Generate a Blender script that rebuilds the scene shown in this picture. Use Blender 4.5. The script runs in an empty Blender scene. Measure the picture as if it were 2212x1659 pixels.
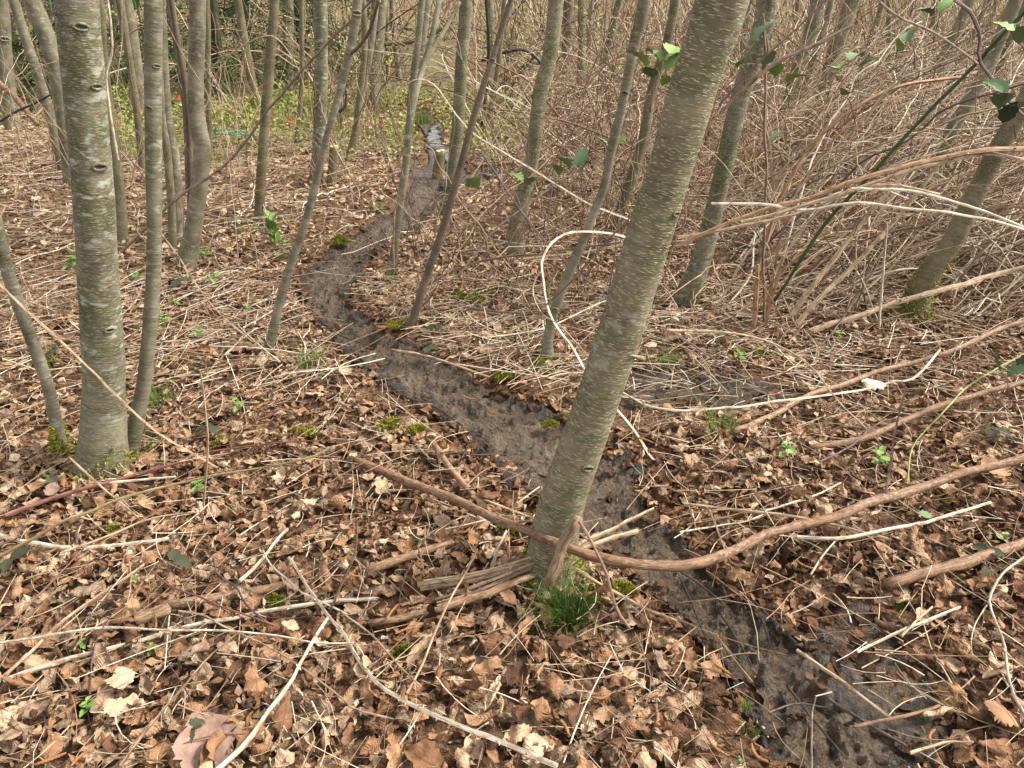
import bpy, math, random
import numpy as np

random.seed(7)
RNG = np.random.default_rng(11)
scene = bpy.context.scene
COL = scene.collection
R = math.radians

# ------------------------------------------------------------------ camera, sky, sun, exposure
CAM_H, PITCH, F = 1.6, R(27.0), 1662.0          # focal length in units of a 2212 px wide frame
cam_d = bpy.data.cameras.new("camera")
cam_d.sensor_width = 36.0
cam_d.lens = 36.0 * F / 2212.0
cam_d.clip_start, cam_d.clip_end = 0.05, 600.0
cam = bpy.data.objects.new("camera", cam_d)
cam.location = (0, 0, CAM_H)
cam.rotation_euler = (R(90) - PITCH, 0, 0)
COL.objects.link(cam)
scene.camera = cam

SUN_EL, SUN_AZ = R(47), R(84)                    # azimuth clockwise from +Y: the light comes from ahead and the right
world = bpy.data.worlds.new("World")
scene.world = world
world.use_nodes = True
wn = world.node_tree.nodes; wl = world.node_tree.links
bg = wn["Background"]
sky = wn.new("ShaderNodeTexSky"); sky.sky_type = 'NISHITA'; sky.sun_disc = False
sky.sun_elevation = SUN_EL; sky.sun_rotation = SUN_AZ
sky.air_density = 1.0; sky.dust_density = 3.0
hs = wn.new("ShaderNodeHueSaturation"); hs.inputs["Saturation"].default_value = 0.10
wl.new(sky.outputs[0], hs.inputs["Color"]); wl.new(hs.outputs[0], bg.inputs["Color"])
bg.inputs["Strength"].default_value = 0.098
sun_d = bpy.data.lights.new("sun", 'SUN'); sun_d.energy = 1.5; sun_d.angle = R(12); sun_d.color = (1.0, 0.95, 0.87)
sun = bpy.data.objects.new("sun", sun_d); COL.objects.link(sun)
sun.rotation_euler = (R(90) - SUN_EL, 0, math.pi - SUN_AZ)
sun.location = (6, 4, 9)

scene.view_settings.view_transform = 'Standard'
scene.view_settings.look = 'None'
scene.view_settings.exposure = 2.1
scene.view_settings.gamma = 1.0
scene.view_settings.use_curve_mapping = False
scene.cycles.max_bounces = 4
scene.cycles.diffuse_bounces = 2
scene.cycles.glossy_bounces = 2
scene.cycles.transmission_bounces = 2

# ------------------------------------------------------------------ helpers: noise, ground, pixel rays
def vn(x, y, seed=0):
    x = np.asarray(x, float); y = np.asarray(y, float)
    ix = np.floor(x).astype(np.int64); iy = np.floor(y).astype(np.int64)
    fx = x - ix; fy = y - iy
    fx = fx * fx * (3 - 2 * fx); fy = fy * fy * (3 - 2 * fy)
    def h(a, b):
        n = (a * 374761393 + b * 668265263 + seed * 974634541) & 0xffffffff
        n = ((n ^ (n >> 13)) * 1274126177) & 0xffffffff
        return ((n ^ (n >> 16)) & 0xffff) / 65535.0
    return (h(ix, iy) * (1 - fx) + h(ix + 1, iy) * fx) * (1 - fy) + (h(ix, iy + 1) * (1 - fx) + h(ix + 1, iy + 1) * fx) * fy

def sstep(a, b, x):
    t = np.clip((x - a) / (b - a), 0, 1); return t * t * (3 - 2 * t)

def gbase(x, y):
    x = np.asarray(x, float); y = np.asarray(y, float)
    z = 0.07 * (vn(x * .6 + 9, y * .6, 1) - .5) + 0.05 * (vn(x * 1.9, y * 1.9, 2) - .5) + 0.022 * (vn(x * 5.5, y * 5.5, 3) - .5)
    r = np.hypot(x, y)
    return z + 4.5 * sstep(32, 60, r) + 0.5 * sstep(9, 20, r) * (vn(x * .13, y * .13, 4) - .5)

CP, SP = math.cos(PITCH), math.sin(PITCH)
def ray(px, py):
    u = (px - 1106.0) / F; v = (829.5 - py) / F
    return np.array([u, CP + v * SP, v * CP - SP])
def flat(px, py):
    d = ray(px, py); t = CAM_H / -d[2]; return d[:2] * t
def proj(p):
    d = np.asarray(p) - np.array([0, 0, CAM_H])
    dep = d[..., 1] * CP - d[..., 2] * SP
    up = d[..., 1] * SP + d[..., 2] * CP
    return 1106 + F * d[..., 0] / dep, 829.5 - F * up / dep, dep

def catmull(P, n, par=None):
    P = np.asarray(P, float); k = len(P)
    if k == 2:
        t = np.linspace(0, 1, n)[:, None]; return P[0] * (1 - t) + P[1] * t
    d = np.r_[0, np.cumsum(np.linalg.norm(np.diff(P[:, :3], axis=0), axis=1) + 1e-9)]
    s = np.linspace(0, d[-1], n)
    i = np.clip(np.searchsorted(d, s, side='right') - 1, 0, k - 2)
    t = ((s - d[i]) / (d[i + 1] - d[i]))[:, None]
    Q = np.vstack([2 * P[0] - P[1], P, 2 * P[-1] - P[-2]])
    a, b, c, e = Q[i], Q[i + 1], Q[i + 2], Q[i + 3]
    return 0.5 * (2 * b + (c - a) * t + (2 * a - 5 * b + 4 * c - e) * t ** 2 + (3 * b - a - 3 * c + e) * t ** 3)

# the muddy path: its two edges, read off the photograph and laid on the ground
EDGES = [(1720, 1760, 2040), (1685, 1659, 2040), (1605, 1500, 1900), (1545, 1400, 1775), (1452, 1300, 1610), (1335, 1200, 1520),
         (1200, 1100, 1440), (1040, 1000, 1390), (925, 900, 1165), (800, 830, 1020), (728, 760, 880), (680, 700, 805), (648, 640, 748),
         (658, 600, 775), (700, 565, 795), (750, 530, 835), (812, 490, 900), (878, 440, 945), (898, 400, 990), (925, 370, 985),
         (928, 340, 975), (917, 312, 958), (924, 290, 950), (915, 272, 935), (890, 255, 910)]
EL = np.array([flat(a, y) for a, y, b in EDGES]); ER = np.array([flat(b, y) for a, y, b in EDGES])
NPATH = 260
PL = catmull(EL, NPATH); PR = catmull(ER, NPATH)
# same parameter on both sides
tt = np.linspace(0, 1, len(EDGES)); ti = np.linspace(0, 1, NPATH)
def param_spline(P):
    k = len(P); s = ti * (k - 1); i = np.clip(s.astype(int), 0, k - 2); t = (s - i)[:, None]
    Q = np.vstack([2 * P[0] - P[1], P, 2 * P[-1] - P[-2]])
    a, b, c, e = Q[i], Q[i + 1], Q[i + 2], Q[i + 3]
    return 0.5 * (2 * b + (c - a) * t + (2 * a - 5 * b + 4 * c - e) * t ** 2 + (3 * b - a - 3 * c + e) * t ** 3)
PL = param_spline(EL); PR = param_spline(ER)
PC = (PL + PR) / 2
PW = np.linalg.norm(PR - PL, axis=1) / 2
tan_ = np.gradient(PC, axis=0); tan_ /= np.linalg.norm(tan_, axis=1)[:, None]
nor_ = np.stack([tan_[:, 1], -tan_[:, 0]], 1)
PHW = np.maximum(np.abs(((PR - PL) * nor_).sum(1)) / 2, 0.10)      # half width across the path

def path_t(x, y):
    x = np.atleast_1d(np.asarray(x, float)).ravel(); y = np.atleast_1d(np.asarray(y, float)).ravel()
    out = np.full(x.shape, 9.0)
    near = np.where((y < 13) & (np.abs(x) < 4))[0]
    for c in range(0, len(near), 20000):
        k = near[c:c + 20000]
        d = np.hypot(x[k, None] - PC[None, :, 0], y[k, None] - PC[None, :, 1]) / PHW[None, :]
        out[k] = d.min(1)
    return out

def gz(x, y):
    x = np.atleast_1d(x); y = np.atleast_1d(y)
    return gbase(x, y) + 0.002 * (1 - sstep(.75, 1.2, path_t(x, y)))

def G(px, py, h=0.0):
    """point of the ground (raised by h) that the pixel ray meets"""
    d = ray(px, py); z = 0.0
    for _ in range(5):
        t = (CAM_H - z - h) / max(1e-4, -d[2]); z = float(gz(d[0] * t, d[1] * t)[0])
    return np.array([d[0] * t, d[1] * t, z + h])
def A(px, py, D):
    """point of the pixel ray at D metres ahead of the camera"""
    d = ray(px, py); t = D / d[1]
    return np.array([0, 0, CAM_H]) + d * t

# ------------------------------------------------------------------ helpers: meshes and objects
def mk_mesh(name, V, quads=None, tris=None, vec=None, fl=None, smooth=True):
    me = bpy.data.meshes.new(name)
    V = np.ascontiguousarray(V, dtype=np.float32)
    q = np.zeros((0, 4), np.int32) if quads is None else np.asarray(quads, np.int32).reshape(-1, 4)
    t = np.zeros((0, 3), np.int32) if tris is None else np.asarray(tris, np.int32).reshape(-1, 3)
    me.vertices.add(len(V)); me.vertices.foreach_set('co', V.ravel())
    me.loops.add(q.size + t.size); me.loops.foreach_set('vertex_index', np.r_[q.ravel(), t.ravel()])
    me.polygons.add(len(q) + len(t))
    me.polygons.foreach_set('loop_start', np.r_[np.arange(len(q)) * 4, q.size + np.arange(len(t)) * 3].astype(np.int32))
    me.polygons.foreach_set('use_smooth', np.full(len(q) + len(t), smooth))
    for k, a in (vec or {}).items():
        me.attributes.new(k, 'FLOAT_VECTOR', 'POINT').data.foreach_set('vector', np.ascontiguousarray(a, np.float32).ravel())
    for k, a in (fl or {}).items():
        me.attributes.new(k, 'FLOAT', 'POINT').data.foreach_set('value', np.ascontiguousarray(a, np.float32).ravel())
    me.update(calc_edges=True)
    return me

def obj(name, me, mat=None, parent=None, loc=None):
    o = bpy.data.objects.new(name, me); COL.objects.link(o)
    if mat and not me.materials: me.materials.append(mat)
    if parent: o.parent = parent
    if loc is not None: o.location = loc
    return o
def tag(o, label, cat, group=None, kind=None):
    o['label'] = label; o['category'] = cat
    if group: o['group'] = group
    if kind: o['kind'] = kind
    return o
def thing(name, label, cat, loc, group=None):
    o = bpy.data.objects.new(name, None); COL.objects.link(o); o.location = loc; o.empty_display_size = .05
    return tag(o, label, cat, group)

def frames(P):
    T = np.gradient(P, axis=0); T /= np.linalg.norm(T, axis=1)[:, None] + 1e-12
    n = np.cross(T[0], [0.3, 0.2, 0.9]);
    if np.linalg.norm(n) < .2: n = np.cross(T[0], [1, 0, 0])
    N = np.zeros_like(P)
    for i in range(len(P)):
        n = n - T[i] * n.dot(T[i]); n /= np.linalg.norm(n); N[i] = n
    return T, N, np.cross(T, N)

def tube(P, Rr, sides, rib=0.0, wob=0.0, seed=0, tip=True):
    """one tapered tube: verts, quads, tris, bk (bark coordinates)"""
    P = np.asarray(P, float); Rr = np.asarray(Rr, float); K = len(P)
    T, N, B = frames(P)
    a = np.linspace(0, 2 * math.pi, sides, endpoint=False)
    s = np.r_[0, np.cumsum(np.linalg.norm(np.diff(P, axis=0), axis=1))]
    rr = Rr[:, None] * np.ones(sides)[None]
    if rib: rr = rr * (1 + rib * np.where(np.arange(sides) % 2, 1, -1))[None]
    if wob:
        rm = max(Rr.mean(), .004)
        rr = rr * (1 + wob * 2 * (vn(np.cos(a)[None] * 1.3 + s[:, None] / rm * .35, np.sin(a)[None] * 1.3 + 7.1 + 0 * s[:, None], seed) - .5)
                   + wob * (vn(s[:, None] / rm * 1.1 + 0 * a[None], a[None] * 0 + seed * 1.7, seed + 5) - .5))
    V = P[:, None] + rr[..., None] * (np.cos(a)[None, :, None] * N[:, None] + np.sin(a)[None, :, None] * B[:, None])
    bk = np.stack([np.cos(a)[None] * Rr.mean() + 0 * s[:, None], np.sin(a)[None] * Rr.mean() + 0 * s[:, None], s[:, None] + 0 * a[None]], -1)
    i = np.arange(K - 1)[:, None] * sides; j = np.arange(sides)[None]; j2 = (j + 1) % sides
    q = np.stack([i + j, i + j2, i + sides + j2, i + sides + j], -1).reshape(-1, 4)
    V = V.reshape(-1, 3); bk = bk.reshape(-1, 3)
    e0 = P[0] - T[0] * Rr[0] * .25; e1 = P[-1] + T[-1] * Rr[-1] * .4
    n = len(V); V = np.vstack([V, e0, e1]); bk = np.vstack([bk, [0, 0, 0], [0, 0, s[-1]]])
    jj = np.arange(sides); j3 = (jj + 1) % sides; last = (K - 1) * sides
    t = np.vstack([np.stack([j3, jj, jj * 0 + n], -1), np.stack([last + jj, last + j3, jj * 0 + n + 1], -1)])
    return V, q, t, bk

class Bag:
    """collects several shapes into one mesh"""
    def __init__(s): s.V, s.Q, s.T, s.B, s.n = [], [], [], [], 0
    def add(s, V, q=None, t=None, bk=None):
        V = np.asarray(V, float)
        s.V.append(V); s.B.append(V if bk is None else bk)
        if q is not None and len(q): s.Q.append(np.asarray(q) + s.n)
        if t is not None and len(t): s.T.append(np.asarray(t) + s.n)
        s.n += len(V); return s
    def mesh(s, name, smooth=True, off=None):
        V = np.vstack(s.V)
        if off is not None: V = V - off
        return mk_mesh(name, V, np.vstack(s.Q) if s.Q else None, np.vstack(s.T) if s.T else None, {'bk': np.vstack(s.B)}, smooth=smooth)

def tubes_batch(P, Rr, sides, tint, smooth=True, name='canes', extra=None):
    """many tubes at once, P (N,K,3), Rr (N,K)"""
    N_, K, _ = P.shape
    T = np.gradient(P, axis=1); T /= np.linalg.norm(T, axis=2, keepdims=True) + 1e-9
    ref = np.cross(T[:, 0], RNG.normal(size=(N_, 3))); ref /= np.linalg.norm(ref, axis=1, keepdims=True)
    Nn = ref[:, None] - T * (T * ref[:, None]).sum(2, keepdims=True); Nn /= np.linalg.norm(Nn, axis=2, keepdims=True) + 1e-9
    B = np.cross(T, Nn)
    a = np.linspace(0, 2 * math.pi, sides, endpoint=False)
    V = P[:, :, None] + Rr[:, :, None, None] * (np.cos(a)[None, None, :, None] * Nn[:, :, None] + np.sin(a)[None, None, :, None] * B[:, :, None])
    base = (np.arange(N_) * K * sides)[:, None, None]; i = np.arange(K - 1)[None, :, None] * sides; j = np.arange(sides)[None, None]; j2 = (j + 1) % sides
    q = np.stack([base + i + j, base + i + j2, base + i + sides + j2, base + i + sides + j], -1).reshape(-1, 4)
    tv = np.repeat(tint, K * sides)
    return mk_mesh(name, V.reshape(-1, 3), q, fl={'tint': tv}, smooth=smooth)

# ------------------------------------------------------------------ materials
def new_mat(name, rough=.8, spec=.25):
    m = bpy.data.materials.new(name); m.use_nodes = True
    nt = m.node_tree; b = nt.nodes["Principled BSDF"]
    b.inputs["Roughness"].default_value = rough; b.inputs["Specular IOR Level"].default_value = spec
    return m, nt, nt.nodes, nt.links, b
def n_attr(N, name):
    a = N.new("ShaderNodeAttribute"); a.attribute_name = name; return a
def n_map(N, L, src, scale, loc=None):
    m = N.new("ShaderNodeMapping"); m.inputs["Scale"].default_value = scale
    if loc is not None: L.new(loc, m.inputs["Location"])
    L.new(src, m.inputs["Vector"]); return m.outputs[0]
def n_noise(N, L, vec, scale, detail=3, rough=.55, dist=0):
    n = N.new("ShaderNodeTexNoise"); n.inputs["Scale"].default_value = scale; n.inputs["Detail"].default_value = detail
    n.inputs["Roughness"].default_value = rough; n.inputs["Distortion"].default_value = dist
    if vec is not None: L.new(vec, n.inputs["Vector"])
    return n.outputs["Fac"]
def n_ramp(N, L, fac, stops, interp='LINEAR'):
    r = N.new("ShaderNodeValToRGB"); r.color_ramp.interpolation = interp
    e = r.color_ramp.elements
    while len(e) < len(stops): e.new(.5)
    for k, (p, c) in zip(e, stops):
        k.position = p; k.color = (c, c, c, 1) if isinstance(c, (int, float)) else (*c, 1)
    L.new(fac, r.inputs[0]); return r.outputs[0]
def n_mix(N, L, fac, a, b, mode='MIX'):
    m = N.new("ShaderNodeMix"); m.data_type = 'RGBA'; m.blend_type = mode
    for sock, v in ((m.inputs[0], fac), (m.inputs[6], a), (m.inputs[7], b)):
        if isinstance(v, (int, float)): sock.default_value = v
        elif isinstance(v, tuple): sock.default_value = (*v, 1)
        else: L.new(v, sock)
    return m.outputs[2]
def n_math(N, L, op, a, b=0.0):
    m = N.new("ShaderNodeMath"); m.operation = op
    for k, v in enumerate((a, b)):
        if isinstance(v, (int, float)): m.inputs[k].default_value = v
        else: L.new(v, m.inputs[k])
    return m.outputs[0]
def n_bump(N, L, b, h, strength=.5, dist=.01):
    u = N.new("ShaderNodeBump"); u.inputs["Strength"].default_value = strength; u.inputs["Distance"].default_value = dist
    L.new(h, u.inputs["Height"]); L.new(u.outputs[0], b.inputs["Normal"])

def bark_mat(name, dark, light, algae=(.055, .07, .022), algae_amt=.5, lichen=(.36, .37, .32), lichen_amt=.5, lent=(.40, .32, .21), lent_amt=1.0, fine=1.0):
    m, nt, N, L, b = new_mat(name, .82, .2)
    at = n_attr(N, "bk").outputs["Vector"]
    oi = N.new("ShaderNodeObjectInfo"); off = n_math(N, L, 'MULTIPLY', oi.outputs["Random"], 37.0)
    v0 = n_map(N, L, at, (1, 1, 1), off)
    a = n_noise(N, L, n_map(N, L, v0, (7, 7, 4)), 1.6, 3, .6)
    col = n_mix(N, L, n_ramp(N, L, a, [(.34, 0.), (.66, 1.)]), dark, light)
    bands = n_noise(N, L, n_map(N, L, v0, (9, 9, 95)), 1.0 * fine, 4, .65)
    col = n_mix(N, L, .75, col, n_ramp(N, L, bands, [(.30, .45), (.46, .90), (.70, 1.12)]), 'MULTIPLY')
    al = n_noise(N, L, n_map(N, L, v0, (6, 6, 9)), 1.3, 3, .6)
    col = n_mix(N, L, n_math(N, L, 'MULTIPLY', n_ramp(N, L, al, [(.47, 0.), (.62, 1.)]), algae_amt), col, algae)
    if lichen_amt:
        li = n_noise(N, L, n_map(N, L, v0, (24, 24, 36)), 1.2, 3, .55, .15)
        li2 = n_noise(N, L, n_map(N, L, v0, (2.5, 2.5, 2.0)), 1.2, 2)
        lf = n_math(N, L, 'MULTIPLY', n_ramp(N, L, li, [(.55, 0.), (.66, .85)]), n_ramp(N, L, li2, [(.40, .1), (.62, 1.)]))
        col = n_mix(N, L, n_math(N, L, 'MULTIPLY', lf, lichen_amt), col, lichen)
    vo = N.new("ShaderNodeTexVoronoi"); vo.inputs["Scale"].default_value = 1.0 * fine
    L.new(n_map(N, L, v0, (62, 62, 150)), vo.inputs["Vector"])
    vs = n_ramp(N, L, vo.outputs["Distance"], [(.17, 1.), (.27, 0.)])
    # stretch: dashes lie across the trunk
    v2 = N.new("ShaderNodeTexVoronoi"); v2.inputs["Scale"].default_value = 1.0 * fine
    L.new(n_map(N, L, v0, (48, 48, 340)), v2.inputs["Vector"])
    vs2 = n_ramp(N, L, v2.outputs["Distance"], [(.22, 1.), (.28, 0.)])
    lf = n_math(N, L, 'MULTIPLY', n_math(N, L, 'MAXIMUM', n_math(N, L, 'MULTIPLY', vs, .3), vs2), lent_amt)
    col = n_mix(N, L, n_math(N, L, 'MULTIPLY', lf, .85), col, lent)
    L.new(col, b.inputs["Base Color"])
    hh = n_math(N, L, 'ADD', n_math(N, L, 'MULTIPLY', bands, .7), n_math(N, L, 'MULTIPLY', lf, .35))
    n_bump(N, L, b, hh, .6, .008)
    return m

BARK = bark_mat("alder_bark", (.084, .074, .043), (.195, .174, .114), algae=(.066, .080, .026), algae_amt=.6, lichen=(.40, .41, .35), lichen_amt=.8)
BARK_L = bark_mat("leaning_alder_bark", (.105, .089, .049), (.198, .171, .102), algae=(.078, .092, .036), algae_amt=.7, lichen=(.30, .31, .24), lichen_amt=.65, lent=(.52, .41, .27))
BARK_G = bark_mat("grey_bark", (.100, .085, .054), (.230, .200, .138), algae=(.090, .094, .040), algae_amt=.45, lichen=(.36, .35, .28), lichen_amt=.75, lent_amt=.5, fine=1.3)
BARK_O = bark_mat("olive_bark", (.092, .074, .040), (.190, .158, .090), algae=(.075, .080, .028), algae_amt=.5, lichen_amt=.3, lent_amt=.7, fine=1.2)
BARK_R = bark_mat("red_brown_bark", (.080, .056, .038), (.170, .125, .088), algae=(.10, .092, .06), algae_amt=.35, lichen_amt=.15, lent=(.34, .24, .17), lent_amt=.5, fine=1.6)
BARK_D = bark_mat("dark_mossy_bark", (.022, .020, .012), (.060, .052, .030), algae=(.035, .055, .012), algae_amt=.8, lichen_amt=.05, lent_amt=.0)

def cane_mat(name, c1, c2, c3=None, rough=.7, spots=0.0, spotcol=(.5, .48, .42)):
    m, nt, N, L, b = new_mat(name, rough, .3)
    at = n_attr(N, "bk").outputs["Vector"]
    oi = N.new("ShaderNodeObjectInfo")
    v = n_map(N, L, at, (1, 1, 1), n_math(N, L, 'MULTIPLY', oi.outputs["Random"], 23.0))
    s = n_noise(N, L, n_map(N, L, v, (300, 300, 16)), 1.0, 3, .6)
    col = n_mix(N, L, n_ramp(N, L, s, [(.38, 0.), (.60, 1.)]), tuple(x * .8 for x in c1), c2)
    w = n_noise(N, L, n_map(N, L, v, (60, 60, 26)), 1.0, 4, .7)
    col = n_mix(N, L, n_ramp(N, L, w, [(.50, 0.), (.62, .9)]), col, c3 or tuple(x * .45 for x in c1))
    if spots:
        p = n_noise(N, L, n_map(N, L, v, (120, 120, 70)), 1.0, 3, .6)
        g = n_noise(N, L, n_map(N, L, v, (3, 3, 5)), 1.0, 2, .5)
        col = n_mix(N, L, n_math(N, L, 'MULTIPLY', n_ramp(N, L, p, [(.5, 0.), (.6, spots)]), n_ramp(N, L, g, [(.4, .2), (.6, 1.)])), col, spotcol)
    L.new(col, b.inputs["Base Color"])
    n_bump(N, L, b, n_math(N, L, 'ADD', s, w), .5, .003)
    return m
CM = dict(
    white=cane_mat("bleached_cane", (.36, .28, .19), (.58, .50, .385), (.24, .165, .10)),
    tan=cane_mat("tan_cane", (.235, .15, .085), (.42, .31, .195), (.15, .085, .045)),
    brown=cane_mat("brown_cane", (.13, .077, .047), (.26, .17, .11), (.07, .04, .025)),
    red=cane_mat("red_cane", (.13, .045, .032), (.23, .09, .065), (.09, .045, .03), rough=.5),
    orange=cane_mat("orange_cane", (.25, .135, .068), (.42, .27, .155), (.16, .08, .038)),
    green=cane_mat("green_cane", (.030, .065, .020), (.055, .095, .032), (.05, .05, .02), rough=.55),
    olive=cane_mat("olive_cane", (.10, .085, .03), (.18, .14, .06), (.13, .06, .025), rough=.5),
    lime=cane_mat("lime_cane", (.22, .24, .07), (.36, .36, .14), (.18, .16, .05)),
    dark=cane_mat("wet_dark_cane", (.035, .027, .021), (.075, .058, .044), (.02, .015, .012), rough=.45),
    purple=cane_mat("purple_cane", (.075, .045, .04), (.15, .095, .085), (.05, .03, .03)),
    log=cane_mat("bark_log", (.17, .09, .046), (.29, .18, .10), (.10, .05, .027), spots=.4, spotcol=(.42, .34, .24)),
    cut=cane_mat("cut_wood", (.42, .30, .16), (.58, .44, .26), (.34, .22, .11)),
    lichen=cane_mat("lichen_stick", (.135, .066, .032), (.23, .130, .070), (.09, .036, .018), spots=.5, spotcol=(.33, .27, .19)),
)
def tint_mat(name, stops, rough=.75):
    m, nt, N, L, b = new_mat(name, rough, .25)
    t = n_attr(N, "tint").outputs["Fac"]
    g = N.new("ShaderNodeNewGeometry")
    col = n_ramp(N, L, t, stops)
    s = n_noise(N, L, n_map(N, L, g.outputs["Position"], (38, 38, 38)), 1.0, 4, .6)
    col = n_mix(N, L, .85, col, n_ramp(N, L, s, [(.3, .45), (.7, 1.3)]), 'MULTIPLY')
    L.new(col, b.inputs["Base Color"]); return m
CANES = tint_mat("thicket_canes", [(0., (.080, .046, .030)), (.25, (.17, .095, .054)), (.5, (.28, .18, .105)), (.75, (.43, .32, .205)), (1., (.62, .53, .41))])

def leaf_mat(name, by_object):
    m, nt, N, L, b = new_mat(name, .78, .22)
    at = n_attr(N, "luv")
    sx = N.new("ShaderNodeSeparateXYZ"); L.new(at.outputs["Vector"], sx.inputs[0])
    u, v = sx.outputs[0], sx.outputs[1]
    if by_object:
        oi = N.new("ShaderNodeObjectInfo"); t = oi.outputs["Alpha"]
        tc = N.new("ShaderNodeTexCoord"); pos = tc.outputs["Object"]
    else:
        t = sx.outputs[2]; g = N.new("ShaderNodeNewGeometry"); pos = g.outputs["Position"]
    col = n_ramp(N, L, t, [(0., (.040, .020, .010)), (.16, (.104, .049, .023)), (.33, (.186, .091, .044)), (.5, (.256, .137, .069)),
                           (.64, (.314, .187, .102)), (.76, (.220, .147, .097)), (.88, (.385, .256, .155)), (1., (.46, .34, .225))])
    blot = n_noise(N, L, pos, 34.0 if not by_object else 3.2, 3, .65)
    col = n_mix(N, L, .9, col, n_ramp(N, L, blot, [(.28, .42), (.5, .95), (.72, 1.35)]), 'MULTIPLY')
    au = n_math(N, L, 'ABSOLUTE', u)
    vein = n_math(N, L, 'SINE', n_math(N, L, 'MULTIPLY', n_math(N, L, 'SUBTRACT', v, n_math(N, L, 'MULTIPLY', au, .22)), 58.0))
    vf = n_ramp(N, L, vein, [(.0, .80), (.55, 1.0), (.95, 1.08)])
    some = n_ramp(N, L, n_noise(N, L, pos, 9.0, 0, .5) if not by_object else n_math(N, L, 'FRACT', n_math(N, L, 'MULTIPLY', oi.outputs['Random'], 17.0)), [(.40, .05), (.62, .5)])
    col = n_mix(N, L, some, col, vf, 'MULTIPLY')
    rib = n_ramp(N, L, au, [(.03, .55), (.09, 1.0)])
    col = n_mix(N, L, .7, col, rib, 'MULTIPLY')
    L.new(col, b.inputs["Base Color"])
    hh = n_math(N, L, 'ADD', n_math(N, L, 'MULTIPLY', n_math(N, L, 'MULTIPLY', vein, some), .35), n_math(N, L, 'MULTIPLY', blot, 1.6))
    n_bump(N, L, b, hh, .8, .005)
    return m
LITTER = leaf_mat("leaf_litter", False)
LEAF = leaf_mat("fallen_leaf", True)

def plain(name, c1, c2, scale=30., rough=.6, bump=.0, trans=0.0, spec=.3):
    m, nt, N, L, b = new_mat(name, rough, spec)
    tc = N.new("ShaderNodeTexCoord")
    s = n_noise(N, L, tc.outputs["Object"], scale, 4, .6)
    L.new(n_mix(N, L, n_ramp(N, L, s, [(.33, 0.), (.67, 1.)]), c1, c2), b.inputs["Base Color"])
    if bump: n_bump(N, L, b, s, bump, .004)
    return m
def green_mat(name, c1, c2, rough=.55):
    m, nt, N, L, b = new_mat(name, rough, .35)
    oi = N.new("ShaderNodeObjectInfo"); tc = N.new("ShaderNodeTexCoord")
    s = n_noise(N, L, tc.outputs["Object"], 42.0, 3, .6)
    f = n_math(N, L, 'ADD', n_math(N, L, 'MULTIPLY', oi.outputs["Random"], .55), n_math(N, L, 'MULTIPLY', s, .5))
    L.new(n_mix(N, L, n_ramp(N, L, f, [(.2, 0.), (.8, 1.)]), c1, c2), b.inputs["Base Color"])
    b.inputs["Specular IOR Level"].default_value = .35 if rough < .62 else .12
    return m
GRASS = green_mat("grass_blades", (.075, .14, .020), (.17, .25, .045))
GRASS_D = green_mat("dark_grass_blades", (.040, .085, .010), (.13, .19, .030))
SPROUT = green_mat("fresh_sprout_leaf", (.085, .17, .028), (.17, .26, .06))
BLEAF = green_mat("bramble_green_leaf", (.075, .15, .035), (.17, .25, .06), .6)
BLEAF_G = green_mat("bramble_grey_leaf", (.085, .135, .065), (.15, .20, .105), .65)
DLEAF = green_mat("dark_bramble_leaf", (.028, .032, .018), (.060, .060, .034), .85)
BUD = green_mat("yellow_green_bud", (.24, .27, .04), (.38, .38, .08))
MOSS = green_mat("moss", (.10, .112, .012), (.26, .25, .034), .9)
FIR = green_mat("fir_needles", (.022, .042, .012), (.060, .090, .028), .7)
UNDER = green_mat("undergrowth_green", (.12, .165, .028), (.26, .29, .07), .65)
CATKIN = plain("catkin", (.17, .065, .022), (.34, .16, .06), 220., .8, .8)

m, nt, N, L, b = new_mat("forest_soil", .92, .12)
g = N.new("ShaderNodeNewGeometry"); pos = g.outputs["Position"]
s1 = n_noise(N, L, pos, 48., 4, .72, .6); s2 = n_noise(N, L, pos, 1.3, 4, .6); s3 = n_noise(N, L, pos, 90., 4, .7)
c = n_ramp(N, L, s1, [(.30, (.026, .016, .010)), (.45, (.085, .048, .027)), (.57, (.17, .098, .054)), (.68, (.28, .18, .105))])
far = n_ramp(N, L, n_noise(N, L, pos, 2.2, 5, .75), [(.34, (.045, .038, .018)), (.44, (.13, .10, .053)), (.52, (.20, .16, .09)), (.58, (.10, .14, .035))])
vl = N.new("ShaderNodeVectorMath"); vl.operation = 'LENGTH'; L.new(pos, vl.inputs[0])
ff = N.new("ShaderNodeMapRange"); ff.inputs[1].default_value = 7.; ff.inputs[2].default_value = 16.; L.new(vl.outputs["Value"], ff.inputs[0])
c = n_mix(N, L, n_math(N, L, 'MULTIPLY', ff.outputs[0], .65), c, far)
L.new(c, b.inputs["Base Color"]); n_bump(N, L, b, n_math(N, L, 'ADD', s1, n_math(N, L, 'MULTIPLY', s3, .5)), .9, .02)
SOIL = m

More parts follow.
